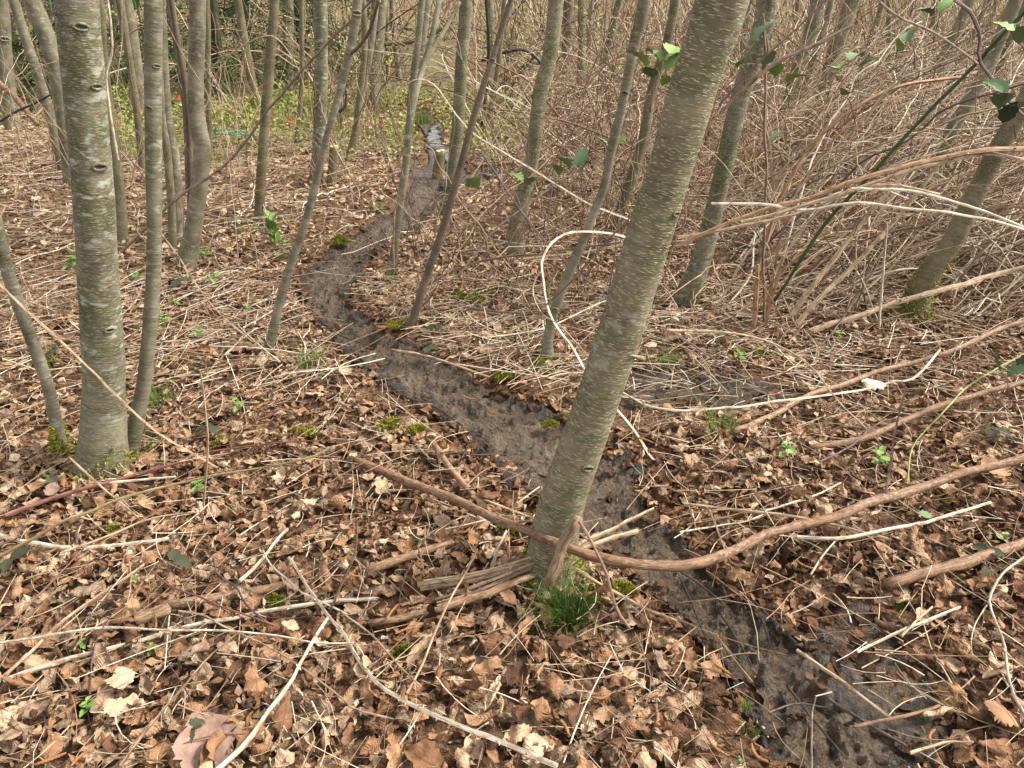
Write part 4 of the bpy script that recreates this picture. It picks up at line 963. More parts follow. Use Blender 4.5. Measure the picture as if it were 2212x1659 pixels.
cane('shorter cream stick crossing the slanting cream one', 'tan', 7, [(1948, 1374), (1980, 1345), (2014, 1311)], .085, taper=.8)
cane('white hooked cane standing upright at the bottom edge', 'white', 5, [(1757, 1740), (1755, 1660), (1755, 1589), (1756, 1532), (1765, 1502), (1776, 1492), (1797, 1495)], ('D', 1.06, 1.04, 1.05), taper=.6, thorns=.07)
cane('grey-brown stick lying across the mud near the bottom', 'lichen', 8, [(1845, 1569), (1906, 1556), (1973, 1542), (2030, 1525)], .06, taper=.8, name=S, cat='stick', round_=True)
cane('thin tan cane leaning over the mud under the long curved stick', 'tan', 5, [(1533, 1102), (1553, 1146), (1573, 1196), (1597, 1254)], ('H', .09, .06, .03))
cane('curved dark cane at the mud edge near the grass tuft', 'dark', 5, [(1469, 1246), (1489, 1297), (1509, 1347), (1528, 1383)], .04)
cane('thin brown cane lying in the mud beside the curved dark one', 'brown', 4, [(1526, 1233), (1577, 1270), (1624, 1307)], .03)
cane('thin cream twig level above the mud under the curved stick', 'white', 4, [(1469, 1149), (1553, 1136), (1610, 1127), (1656, 1108)], .06)
cane('weathered grey stick at the bottom right of the mud', 'tan', 8, [(1966, 1626), (2040, 1606), (2103, 1603)], .05, name=S, cat='stick')
cane('bare upright twig growing from the long curved stick', 'brown', 6, [(1913, 1066), (1923, 1003), (1936, 919), (1957, 836)], ('D', 1.93, 1.98, 2.0), taper=.7)
cane('dark purple cane slanting over leaves right of the leaning trunk', 'purple', 5, [(1440, 708), (1469, 727), (1536, 771), (1603, 814), (1686, 876)], ('H', .3, .15, .05))
cane('long thin tan cane bending down over the open leaves', 'tan', 5, [(1440, 712), (1469, 714), (1553, 715), (1637, 730), (1704, 757), (1755, 794), (1788, 838), (1822, 878), (1855, 909), (1898, 953)], ('H', .35, .25, .15, .06))
cane('yellow-green slender live runner dropping to the leaves', 'lime', 4, [(2230, 755), (2141, 801), (2091, 831), (2040, 885), (2006, 922), (1973, 969), (1960, 1045)], ('H', .3, .2, .05))
cane('thin white cane stub among leaves left of the green sprout', 'white', 5, [(1654, 1103), (1755, 1073), (1817, 1042)], .06)
cane('pink twig forked off the brown reclining branch', 'purple', 4, [(1772, 997), (1810, 978), (1842, 958), (1870, 930), (1915, 905)], .09, name='twig', cat='twig')
cane('brown reclining branch coming out of the leaves to the frame edge', 'lichen', 14, [(1750, 968), (1822, 957), (1872, 942), (1939, 915), (2006, 885), (2074, 862), (2141, 841), (2230, 822)], ('H', .04, .07, .1, .13), taper=.9, name=S, cat='stick', round_=True)
cane('spotted tan cane reaching from the leaves past the white leaf', 'log', 12, [(1585, 933), (1671, 895), (1771, 848), (1872, 811), (1973, 781), (2057, 754), (2141, 717), (2230, 690)], ('H', .04, .07, .12, .2), taper=.85, round_=True)
cane('white cane with a bent tip lying over the spotted tan one', 'white', 5, [(1345, 848), (1400, 874), (1469, 887), (1570, 880), (1671, 867), (1771, 853), (1872, 841), (1939, 825), (1976, 819), (2030, 756)], ('H', .06, .09, .12, .16), taper=.9, thorns=.1)
cane('thick tan cane sloping up under the mossy trunk', 'tan', 12, [(1742, 719), (1839, 687), (1939, 653), (2040, 626), (2141, 596), (2230, 574)], ('H', .05, .2, .3), taper=.9, thorns=.12)
cane('heavy double tan-orange cane arching over the thicket', 'orange', 11, [(1462, 534), (1536, 497), (1671, 447), (1755, 427), (1839, 396), (1939, 366), (2040, 339), (2131, 322), (2230, 322)], ('D', 3.6, 3.4, 3.3), taper=1.15, thorns=.12)
cane('second cane lying along the heavy tan-orange one', 'tan', 9, [(1600, 480), (1720, 450), (1839, 412), (1939, 376), (2040, 350), (2131, 335), (2230, 350)], ('D', 3.42, 3.36, 3.3), taper=1.0)
cane('bent orange split stalk rising from the stalk clump', 'orange', 11, [(1630, 695), (1640, 580), (1664, 504), (1684, 437), (1711, 380), (1744, 323), (1805, 262), (1889, 208), (1973, 181), (2092, 165)], ('D', 3.75, 3.75, 3.7, 3.7), taper=.6)
cane('pale orange strip alongside the bent split stalk', 'orange', 8, [(1650, 690), (1668, 600), (1690, 510), (1722, 420), (1780, 330), (1850, 262), (1930, 215), (2020, 190)], ('D', 3.8, 3.8, 3.8), taper=.6)
cane('green live cane slanting through the whole thicket', 'green', 8, [(1668, 655), (1704, 600), (1735, 551), (1792, 470), (1882, 370), (1993, 255), (2107, 141), (2141, 101), (2225, 12)], ('D', 3.7, 3.5, 3.3), taper=1.0, thorns=.16)
cane('straight dark upright cane with a green bud in the thicket', 'brown', 6, [(1650, 695), (1652, 540), (1657, 269), (1654, 134), (1650, 60)], ('D', 3.72, 3.72), taper=.8)
cane('short orange broken stalk standing in the clump', 'orange', 10, [(1630, 702), (1634, 640), (1637, 572)], ('D', 3.66, 3.66), taper=.9)
cane('broad reddish split stalk standing beside the short orange one', 'orange', 9, [(1655, 700), (1672, 630), (1692, 552)], ('D', 3.68, 3.7), taper=.9)
cane('cream level cane across the thicket below the double cane', 'white', 7, [(1536, 440), (1637, 440), (1738, 454), (1839, 437), (1973, 450), (2107, 467), (2225, 500)], ('D', 3.5, 3.4), taper=.8)
cane('tan cane curving across behind the stalk clump', 'tan', 8, [(1462, 513), (1603, 491), (1738, 457), (1839, 410), (1930, 400), (2030, 420)], ('D', 3.6, 3.5), taper=.8)
cane('pale cane drooping to the frame edge under the double cane', 'white', 7, [(1839, 408), (1983, 417), (2107, 450), (2225, 496)], ('D', 3.3, 3.1), taper=.8)
cane('grey dry stalk slanting out of the leaves by the clump', 'tan', 12, [(1708, 682), (1765, 609), (1812, 549), (1880, 460), (1960, 370)], ('D', 3.6, 3.7, 3.8), taper=.7)
cane('second grey dry stalk slanting beside the first', 'tan', 11, [(1722, 700), (1792, 626), (1866, 549), (1940, 470), (2040, 340)], ('D', 3.5, 3.6, 3.7), taper=.7)
cane('bleached upright stalk in front of the moss-collared trunk', 'white', 6, [(1899, 706), (1906, 616), (1912, 549), (1917, 480)], ('D', 3.5, 3.5))
cane('brown slanting branch with a broken tip above the leaning pair', 'brown', 9, [(1560, 240), (1640, 165), (1700, 125), (1760, 100), (1843, 55)], ('D', 2.9, 2.9), taper=.9, name=S, cat='stick')
cane('long straight red-brown shoot from the trunk to the top edge', 'red', 6, [(1555, 225), (1640, 130), (1720, 60), (1790, -5)], ('D', 2.8, 2.8), taper=.6)
cane('dark bowed cane looping down at the upper corner', 'purple', 8, [(2062, 0), (2100, 30), (2120, 80), (2118, 130), (2150, 180), (2190, 230), (2225, 262)], ('D', 3.0, 3.0), taper=.9)
cane('red-brown cane bent over in the upper corner', 'brown', 6, [(1900, 5), (1945, 40), (2020, 75), (2080, 115), (2115, 140)], ('D', 3.1, 3.1), taper=.8)
cane('thin purple twig leaning from the leaves above the pink leaf', 'purple', 4, [(195, 1500), (200, 1420), (215, 1370), (240, 1330)], ('H', .06, .12, .18), name='twig', cat='twig')
cane('brown stem slanting past the rounded cream leaf', 'brown', 6, [(258, 1655), (330, 1560), (400, 1480), (450, 1420), (510, 1370)], ('H', .08, .1, .1))
cane('upright dead stem rising beside the crossed thorny canes', 'brown', 7, [(712, 1322), (735, 1260), (765, 1190), (770, 1120)], ('D', 1.68, 1.68), taper=.7)
cane('reddish straight cane crossing the frame edge above the white ones', 'red', 5, [(-10, 1372), (60, 1310), (120, 1250), (175, 1190)], .09)
cane('thin straw cane lying level beneath the broken white cane', 'tan', 5, [(130, 1195), (230, 1160), (330, 1120), (440, 1105)], .07)
cane('slim tan cane under the stout trunk foot', 'tan', 5, [(150, 990), (210, 1040), (270, 1090), (300, 1120)], ('H', .2, .08, .06))
cane('pale stick end lying by the stout trunk foot', 'white', 6, [(210, 1045), (300, 1035), (380, 1030)], .07)
cane('dead stem standing thin in front of the open leaves', 'tan', 5, [(440, 1095), (447, 960), (440, 860), (432, 800)], ('D', 2.1, 2.15), taper=.7)
cane('slim tan cane lying from the slim pair to the open leaves', 'tan', 5, [(385, 700), (450, 722), (520, 740), (620, 770)], .06)
cane('forked pale twig in the leaves left of the mud bend', 'white', 4, [(525, 708), (560, 690), (600, 665)], .06, name='twig', cat='twig')
cane('brown wiry cane slanting in front of the ringed stem', 'brown', 5, [(1178, 660), (1240, 600), (1310, 520), (1400, 425), (1440, 380)], ('D', 2.9, 2.8, 2.7))
cane('long tan cane rising from the sapling foot to the curving trunk', 'tan', 6, [(985, 600), (1050, 520), (1110, 465), (1200, 400), (1260, 360)], ('D', 3.9, 3.9, 3.9))
cane('thin dark cane crossing behind the ringed stem', 'purple', 4, [(1040, 330), (1100, 420), (1180, 520), (1270, 610), (1330, 660)], ('D', 3.9, 3.7, 3.4))
cane('pale slim cane crossing to the thicket low down', 'tan', 6, [(1130, 560), (1250, 545), (1350, 528), (1480, 520)], ('D', 4.0, 4.0))
cane('bowed tan cane over the red-brown sapling foot', 'orange', 4, [(850, 580), (855, 450), (880, 430), (930, 428), (980, 450), (1060, 520), (1100, 560)], ('D', 4.2, 4.1, 4.0))
# pale fallen poles far back
cane('pale lichened fallen pole lying behind the curving trunk', 'lichen', 10, [(1022, 356), (1100, 352), (1160, 349)], ('H', .08, .08), name='fallen_pole', cat='pole', round_=True)
cane('second fallen pole under the ringed stem far back', 'lichen', 10, [(1225, 345), (1270, 340), (1325, 333)], ('H', .08, .1), name='fallen_pole', cat='pole', round_=True)
cane('crooked dark fallen limb arched in the far brush', 'dark', 9, [(1040, 130), (1065, 122), (1090, 112), (1130, 107), (1160, 125), (1175, 150)], ('D', 11, 11), name='fallen_limb', cat='branch', round_=True)
cane('mossy brown limb lying far back above the bent stem', 'olive', 11, [(800, 100), (840, 95), (880, 92), (930, 75), (980, 45)], ('D', 13, 13), name='fallen_limb', cat='branch', round_=True)
cane('whitish trunk lying fallen at the frame edge far back', 'lichen', 14, [(-10, 175), (25, 205), (60, 245), (82, 268)], ('D', 8.5, 8.2), name='fallen_pole', cat='pole', round_=True)
cane('dark mossy limb slanting behind the stout trunk', 'dark', 6, [(0, 262), (40, 240), (80, 220), (108, 205)], ('D', 7, 7), name='fallen_limb', cat='branch', round_=True)
cane('dark short branch jutting from the bent stem', 'dark', 6, [(733, 242), (745, 230), (748, 205), (746, 190)], ('D', 3.2, 3.2), name='fallen_limb', cat='branch', round_=True)

# cut stumps
def stump(label, pts, w):
    P = [G(*pts[1]), None]; P[1] = A(pts[0][0], pts[0][1], P[0][1]); base = P[0]; r = w * proj(base)[2] / F / 2
    X = catmull(np.array([base - [0, 0, .08], base, P[1]]), 10); t = thing('tree_stump', label, 'stump', base)
    rr = np.r_[r * 1.35, np.linspace(r * 1.25, r, 9)]
    V, q, tr, bk = tube(X - base, rr, 14, wob=.06, seed=5); obj('trunk', mk_mesh('trunk', V, q, tr, {'bk': bk}), BARK_O, t)
    ax = X[-1] - X[-2]; ax /= np.linalg.norm(ax); th = np.linspace(0, 6.283, 14, endpoint=False); e1 = np.cross(ax, [0, 1, 0]); e1 /= np.linalg.norm(e1); e2 = np.cross(ax, e1)
    top = X[-1] - base + ax * r * .45
    ring = [top + (e1 * math.cos(a) + e2 * math.sin(a)) * r * .97 - ax * (r * .35) * (math.cos(a) > 0) for a in th]; low = [p - ax * r * .8 for p in ring]
    Vc = np.array([top + ax * r * .05] + ring + low); trc = [[0, k + 1, (k + 1) % 14 + 1] for k in range(14)]; qc = [[k + 1, k + 15, (k + 1) % 14 + 15, (k + 1) % 14 + 1] for k in range(14)]
    obj('cut_face', mk_mesh('cut_face', Vc, qc, trc, {'bk': Vc}, smooth=False), CM['cut'], t)
stump('cut stump with a pale top beside the bright trickle', [(952, 328), (944, 388)], 21)
stump('broken pointed stump behind the slanting bent stem', [(722, 318), (716, 403)], 18)

# ------------------------------------------------------------------ brambles: the canes that show largest one by one, the rest as thicket
def arcs(root, heading, length, rise, droop, K=12, jit=.02):
    n = len(root); s = np.linspace(0, 1, K)
    P = np.zeros((n, K, 3))
    hx, hy = np.cos(heading), np.sin(heading); bend = RNG.normal(0, .35, n)
    P[..., 0] = root[:, None, 0] + length[:, None] * (hx[:, None] * s - bend[:, None] * hy[:, None] * s ** 2)
    P[..., 1] = root[:, None, 1] + length[:, None] * (hy[:, None] * s + bend[:, None] * hx[:, None] * s ** 2)
    P[..., 2] = root[:, None, 2] + rise[:, None] * s - droop[:, None] * s ** 2
    w = RNG.normal(0, 1, (n, K, 3)); w = np.cumsum(w, axis=1) * jit; w -= w[:, :1]
    P = P + w
    g = gbase(P[..., 0], P[..., 1]) + .03
    P[..., 2] = np.maximum(P[..., 2], g)
    return P
def region(n, d0, d1, px0, px1, even=True):
    y = np.sqrt(RNG.uniform(d0 ** 2, d1 ** 2, n)) if even else RNG.uniform(d0, d1, n)
    x = (RNG.uniform(px0, px1, n) - 1106) / F * y * 1.06
    return np.c_[x, y, gbase(x, y)]
SETS = []          # (P, R, tint, tag)
def add_set(P, r0, r1, tint, tagname):
    n, K, _ = P.shape; r = RNG.uniform(r0, r1, n)
    r = r * np.where(RNG.random(n) < .08, 1.7, 1)
    qx, qy, _ = proj(P); clear = ~((np.abs(qx - 1968) < 55) & (qy > 600) & (qy < 720)).any(1)
    wet = (path_t(P[..., 0], P[..., 1]).reshape(P.shape[:2]) < 1.35) & (P[..., 1] > 5.0) & (P[..., 2] < .45); clear &= ~wet.any(1)
    clear &= ~((np.abs(qx - 945) < 40) & (qy > 265) & (qy < 370) & (P[..., 1] > 4.5)).any(1) | (RNG.random(n) < .12); P, r, tint, n = P[clear], r[clear], tint[clear], int(clear.sum())
    SETS.append((P, r[:, None] * np.linspace(1, .5, K)[None], np.clip(tint, 0, 1), tagname))
U = RNG.uniform
def off_path(p): return path_t(p[:, 0], p[:, 1]) > 1.6
# the bramble thicket at the right: arching canes combed up to the right
n = 900; p = region(n, 3.7, 9.5, 1500, 2350); p = p[off_path(p)]; n = len(p)
add_set(arcs(p, RNG.normal(.15, .55, n), U(.7, 2.2, n), U(.7, 2.4, n), U(.4, 1.9, n), 14), .0026, .0072, RNG.beta(1.5, 1.2, n), 'arch')
n = 170; p = region(n, 3.5, 5.4, 1560, 2330)
add_set(arcs(p, RNG.normal(.2, .6, n), U(.8, 2.2, n), U(.5, 1.9, n), U(.5, 1.8, n), 14, .012), .0028, .0062, RNG.beta(2.4, 1.8, n), 'arch')
n = 520; p = region(n, 3.7, 9, 1350, 2350)
add_set(arcs(p, RNG.normal(math.pi, .7, n), U(.6, 1.8, n), U(.5, 2.0, n), U(.4, 1.8, n), 14), .0018, .0055, RNG.beta(2.2, 2.0, n), 'arch')
n = 380; p = region(n, 3.9, 9, 1380, 2400)
add_set(arcs(p, U(0, 6.283, n), U(.5, 1.7, n), U(.05, .5, n), U(.05, .5, n), 10), .0018, .0055, RNG.beta(2.6, 1.5, n), 'low')
n = 260; p = region(n, 4.5, 11, 1200, 2300)
add_set(arcs(p, U(0, 6.283, n), U(.1, .7, n), U(.8, 2.3, n), U(0, .7, n), 10), .0015, .0045, RNG.beta(2, 2.4, n), 'up')
# pale tangle in the middle distance
n = 1150; p = region(n, 6.3, 13, 1080, 2250)
add_set(arcs(p, U(0, 6.283, n), U(.7, 2.6, n), U(.4, 2.4, n), U(.4, 2.3, n), 12, .02), .003, .0085, RNG.beta(1.1, 1.0, n), 'mid')
# fallen straw canes on the far floor
n = 620; p = region(n, 4.6, 10, -80, 900); p = p[off_path(p)]; n = len(p)
add_set(arcs(p, RNG.normal(0, .8, n) + np.where(RNG.random(n) < .5, math.pi, 0), U(.4, 1.6, n), U(.03, .22, n), U(.0, .2, n), 8), .002, .0058, RNG.beta(3, 1.6, n), 'low')
n = 420; p = region(n, 5.2, 10, 900, 1500); p = p[off_path(p)]; n = len(p)
add_set(arcs(p, U(0, 6.283, n), U(.4, 1.5, n), U(.05, .30, n), U(.0, .3, n), 8), .002, .0055, RNG.beta(2.6, 1.7, n), 'low')
# thin upright twigs and canes among the trunks on the left and in the middle
n = 330; p = region(n, 4.4, 10, -60, 900); p = p[off_path(p)]; n = len(p)
add_set(arcs(p, U(0, 6.283, n), U(.1, 1.2, n), U(.5, 2.2, n), U(0, 1.1, n), 12), .0015, .0048, RNG.beta(1.8, 1.8, n), 'twig')
n = 240; p = region(n, 3.7, 7.0, 850, 1420); p = p[off_path(p)]; n = len(p)
add_set(arcs(p, U(0, 6.283, n), U(.1, 1.2, n), U(.5, 1.9, n), U(0, .9, n), 12), .0017, .0042, RNG.beta(1.1, 3.2, n), 'twig')
# brush at the back of the wood
n = 3600; p = region(n, 11, 30, -150, 2400, even=False); bx = 1106 + F * p[:, 0] / p[:, 1]; gap = (np.abs(bx - 945) < 75) & (RNG.random(n) < .93); p = p[((bx > 720) | (RNG.random(n) < np.where(p[:, 1] > 20, .35, .15))) & ~gap]; n = len(p)
add_set(arcs(p, U(0, 6.283, n), U(.4, 2.8, n), U(.6, 3.2, n), U(.2, 2.4, n), 8, .04), .005, .015, RNG.beta(1.0, 1.3, n), 'brush')

TSPOT = [(180, 300, 'behind the stout trunk'), (60, 250, 'among the slanting slender trunks'), (330, 400, 'beside the slim straight trunk'), (425, 450, 'by the elbow-bent trunk'), (565, 350, 'by the slim olive trunk'), (690, 330, 'beside the upright green-grey trunk'), (620, 500, 'behind the slanting bent stem'),
         (880, 380, 'near the thin forked stem'), (985, 350, 'beside the pale-sided trunk'), (1050, 500, 'near the red-brown leaning sapling'), (1140, 380, 'by the curving green-tinged trunk'), (1270, 480, 'behind the slim ringed stem'), (1360, 350, 'by the shaded slim trunk'), (1500, 500, 'behind the big leaning trunk'),
         (1570, 350, 'beside the dark lichened trunk'), (1650, 560, 'at the orange stalk clump'), (1720, 200, 'among the three leaning trunks'), (1830, 500, 'under the heavy double cane'), (1850, 330, 'above the heavy double cane'), (2000, 500, 'in front of the moss-collared trunk'), (2120, 420, 'over the moss-collared trunk'),
         (2150, 250, 'in the thicket by the frame edge'), (2000, 200, 'along the green live cane'), (1950, 60, 'at the thicket top'), (1800, 640, 'under the thick tan cane'), (2150, 620, 'at the frame edge below the moss-collared trunk'), (250, 520, 'in the open behind the slim pair')]
def near_tree(px, py): return min(TSPOT, key=lambda a: (a[0] - px) ** 2 + (a[1] - py) ** 2)[2]
n = 1300; p = region(n, 24, 36, -200, 2450, even=False)
add_set(arcs(p, U(0, 6.283, n), U(.3, 2.2, n), U(2.2, 4.6, n), U(0, 1.2, n), 8, .05), .010, .028, RNG.beta(1.0, 1.3, n), 'brush')
cands = []
for k, (P, rr, tint, tg) in enumerate(SETS):
    if tg in ('brush', 'mid'): continue
    px, py, dep = proj(P)
    vis = ((px > 0) & (px < 2212) & (py > 0) & (py < 1659)).mean(1)
    seglen = np.hypot(np.diff(px, axis=1), np.diff(py, axis=1)).sum(1)
    score = seglen * rr[:, 0] / dep.mean(1) * vis
    for i in range(len(P)): cands.append((score[i], k, i))
cands.sort(reverse=True); chosen = {}
cap = dict(arch=150, low=90, up=40, twig=45); NAMES = dict(
    arch=('bramble_cane', 'bramble cane arching', 'cane', 'arching canes of the bramble thicket'),
    low=('fallen_cane', 'dead cane lying low', 'cane', 'dead canes lying on the far litter'),
    up=('bramble_cane', 'upright bramble cane standing', 'cane', 'upright canes of the bramble thicket'),
    twig=('thin_sapling', 'bare shoot rising', 'shoot', 'bare shoots between the trunks'))
for sc_, k, i in cands:
    tg = SETS[k][3]
    if cap[tg] <= 0: continue
    cap[tg] -= 1; chosen.setdefault(k, set()).add(i)
    P, rr, tint, _ = SETS[k]; base = P[i, 0].copy()
    V, q, tr, bk = tube(catmull(P[i], 22) - base, np.interp(np.linspace(0, 1, 22), np.linspace(0, 1, P.shape[1]), rr[i]), 6, rib=.12, wob=.06, seed=i)
    nm, lb, ct, gp = NAMES[tg]
    mt = CM['white'] if tint[i] > .78 else CM['tan'] if tint[i] > .5 else CM['brown'] if tint[i] > .2 else CM['purple']
    if tg == 'arch' and .55 < tint[i] < .66: mt = CM['orange']
    mx, my, _ = proj(P[i, len(P[i]) // 2]); col_ = {'bleached_cane': 'bleached', 'tan_cane': 'tan', 'brown_cane': 'brown', 'purple_cane': 'dark', 'orange_cane': 'orange'}[mt.name]
    tag(obj(nm, mk_mesh(nm, V, q, tr, {'bk': bk}), mt, None, base), f"{'thick' if rr[i, 0] > .005 else 'thin'} {col_} {lb} {near_tree(float(mx), float(my))}", ct, gp)
for tags, nm, lb, sides in ((('arch', 'up', 'mid'), 'bramble_thicket', 'dense tangle of dry bramble canes filling the middle distance', 4), (('low',), 'fallen_straw_canes', 'scatter of dead straw-coloured canes over the far floor', 4),
                            (('twig',), 'twiggy_undergrowth', 'thin bare twigs between the trunks', 4), (('brush',), 'far_brush', 'dry brown brush closing the back of the wood', 3)):
    groups = {}
    for k, (P, rr, tint, tg) in enumerate(SETS):
        if tg not in tags: continue
        keep = np.array([i for i in range(len(P)) if i not in chosen.get(k, ())]); groups.setdefault(P.shape[1], []).append((P[keep], rr[keep], tint[keep]))
    V_, Q_, T_ = [], [], []; off = 0
    KK = max(groups)
    allP, allR, allT = [], [], []
    for K, lst in groups.items():
        for P, rr, tint in lst:
            if K != KK:
                f = np.linspace(0, K - 1, KK); a = np.clip(f.astype(int), 0, K - 2); w = f - a
                P = P[:, a] * (1 - w)[None, :, None] + P[:, a + 1] * w[None, :, None]; rr = rr[:, a] * (1 - w) + rr[:, a + 1] * w
            allP.append(P); allR.append(rr); allT.append(tint)
    me = tubes_batch(np.vstack(allP), np.vstack(allR), sides, np.concatenate(allT), name=nm)
    tag(obj(nm, me, CANES), lb, 'brush', kind='stuff')

# fine dead twigs and straw in the near litter
def fine_twigs():
    p = np.vstack([scatter(5200, .8, 4.5), scatter(2400, 3.0, 9.5)]); pt_ = path_t(p[:, 0], p[:, 1]); p = p[(pt_ > 1.35) | ((pt_ > .8) & (p[:, 1] < 2.4))]; n = len(p)
    z = gbase(p[:, 0], p[:, 1]) + U(.03, .075, n); a = U(0, 6.283, n); l = U(.04, .2, n) * np.where(RNG.random(n) < .22, 2.2, 1) * np.where(p[:, 1] > 3, 1.6, 1); K = 5; s = np.linspace(-.5, .5, K); b_ = RNG.normal(0, .25, n); e = RNG.normal(0, .12, n)
    P = np.zeros((n, K, 3)); P[..., 0] = p[:, None, 0] + l[:, None] * (np.cos(a)[:, None] * s - np.sin(a)[:, None] * b_[:, None] * s ** 2)
    P[..., 1] = p[:, None, 1] + l[:, None] * (np.sin(a)[:, None] * s + np.cos(a)[:, None] * b_[:, None] * s ** 2); P[..., 2] = z[:, None] + l[:, None] * e[:, None] * s
    r = (U(.0007, .0024, n) * np.where(p[:, 1] > 3, 1.35, 1))[:, None] * np.linspace(1, .6, K)[None]
    tag(obj('fine_twigs', tubes_batch(P, r, 4, np.clip(RNG.beta(1.8, 1.2, n) + .1 * (p[:, 1] > 3), 0, 1), name='fine_twigs'), CANES), 'fine dead twigs and straw strewn through the leaf litter', 'twigs', kind='stuff')
fine_twigs()

# ------------------------------------------------------------------ green things
def leaflet_mesh(name, seed, nu=5, nv=9, width=.36, serr=.12, fold=.25, droop=.5):
    rg = random.Random(seed); u = np.linspace(-1, 1, nu); v = np.linspace(0, 1, nv); Uu, Vv = np.meshgrid(u, v)
    w = width * np.maximum(np.sin(math.pi * Vv ** .8), 0) ** .8 + .01; w = w * (1 + serr * np.where(np.arange(nv) % 2, 1, -1)[:, None] * np.abs(Uu))
    x = Uu * w; y = Vv; z = fold * np.abs(x) - droop * Vv ** 2 * .35 + .03 * np.sin(9 * (Vv - .3 * np.abs(Uu)) * 3.1)
    i = np.arange(nv - 1)[:, None] * nu; j = np.arange(nu - 1)[None]
    return mk_mesh(name, np.stack([x, y, z], -1).reshape(-1, 3), np.stack([i + j, i + j + 1, i + nu + j + 1, i + nu + j], -1).reshape(-1, 4))
LF = {k: [leaflet_mesh('leaf', 10 + i, fold=.15 + .15 * i, droop=.3 + .25 * i) for i in range(4)] for k in ('sprout', 'bleaf', 'gleaf', 'dleaf')}
for k, mt in (('sprout', SPROUT), ('bleaf', BLEAF), ('gleaf', BLEAF_G), ('dleaf', DLEAF)):
    for me in LF[k]: me.materials.append(mt)
def add_leaf(kind, parent, loc, yaw, pitch, size, roll=0.0):
    o = bpy.data.objects.new('leaf', RG.choice(LF[kind])); COL.objects.link(o); o.parent = parent; o.location = loc
    o.rotation_euler = (pitch, roll, yaw); o.scale = (size,) * 3; return o

def sprout(label, px, py, size, kind='sprout', nleaf=6, h=1.0):
    """small herb: a stem with leaves in pairs; size = its height in px"""
    c = G(px, py, .035); s = size * proj(c)[2] / F; t = thing('green_sprout', label, 'sprout', c)
    lean = np.array([RG.gauss(0, .15), RG.gauss(0, .15), 1]) * s * h
    P = np.array([[0, 0, -.04], lean * .5, lean]); V, q, tr, bk = tube(catmull(P, 6), np.linspace(s * .03, s * .015, 6), 5)
    obj('stem', mk_mesh('stem', V, q, tr, {'bk': bk}), CM['lime'], t)
    a = RG.uniform(0, 6.28)
    for k in range(nleaf):
        f = .35 + .65 * (k // 2) / max(1, (nleaf - 1) // 2); a += math.pi if k % 2 else math.pi / 2 + RG.gauss(0, .3)
        add_leaf(kind, t, lean * f, a, RG.uniform(.0, .5), s * RG.uniform(.55, .8) * (1.1 - .4 * f))
    return t
for lb, x, y, s, n_ in (('fresh nettle-like sprout in the open leaves by the white cane', 1697, 992, 34, 6), ('tall bright sprout beside the bare upright twig', 1900, 1010, 42, 6),
        ('pale green three-leaved sprout in the leaves left of the mud', 521, 890, 30, 5), ('sprout cluster below the pale leaning pole', 427, 735, 26, 6), ('tiny sprout under the olive cane', 437, 1068, 30, 6),
        ('small leafy sprout at the foot of the mossy crooked stem', 101, 1034, 18, 4), ('sprout between the white front canes', 329, 1412, 24, 5), ('two-tiered bright sprout near the bottom corner', 188, 1545, 34, 6),
        ('small sprout above the dark log piece', 292, 1256, 20, 4), ('small sprout beside the dark log piece', 245, 1341, 18, 4), ('small sprout where tan and white canes cross', 178, 1400, 20, 4),
        ('bright sprout by the thorny cream cane', 969, 1570, 22, 4), ('sprout in the leaves right of the slim straight trunk', 378, 662, 22, 5), ('sprout between slim trunk and slanting pole', 457, 612, 28, 6),
        ('low sprout near the foot of the slanting bent stem', 534, 678, 22, 5), ('sprout in the leaves under the thick tan cane', 1815, 736, 24, 5), ('round-leaved sprout beside the moss cushion', 1600, 786, 26, 8),
        ('small green sprout above the moss cushion', 1553, 735, 20, 5), ('pale sprout at the frame edge under the white canes', 2162, 1172, 26, 4), ('sprout by the foot of the slim pair', 356, 700, 30, 6),
        ('sprout in front of the elbow-bent trunk', 440, 560, 26, 6), ('sprout at the mud bend', 620, 540, 22, 5), ('sprout between ringed stem and white arch', 1210, 640, 20, 5), ('sprout beside the red-brown sapling', 980, 610, 20, 5),
        ('tiny sprout in mud near the bottom', 1600, 1648, 16, 4), ('bright sprout behind the stout trunk', 160, 590, 34, 8), ('sprout in front of the curved grey stem', 300, 610, 24, 6)):
    sprout(lb, x, y, s, nleaf=n_)
# the tall lily-like plant
c = G(595, 537, .02); s = 78 * proj(c)[2] / F; t = thing('leafy_plant', 'tall pale green plant with upright broad leaves by the olive trunk', 'plant', c)
V, q, tr, bk = tube(np.array([[0, 0, -.03], [0.01, 0, s * .5], [0.0, 0, s * .8]]), [s * .03, s * .025, s * .01], 6); obj('stem', mk_mesh('stem', V, q, tr, {'bk': bk}), CM['lime'], t)
for k in range(7): add_leaf('sprout', t, (0, 0, s * (.15 + .09 * k)), k * 2.3, R(50 + 5 * k), s * .42)

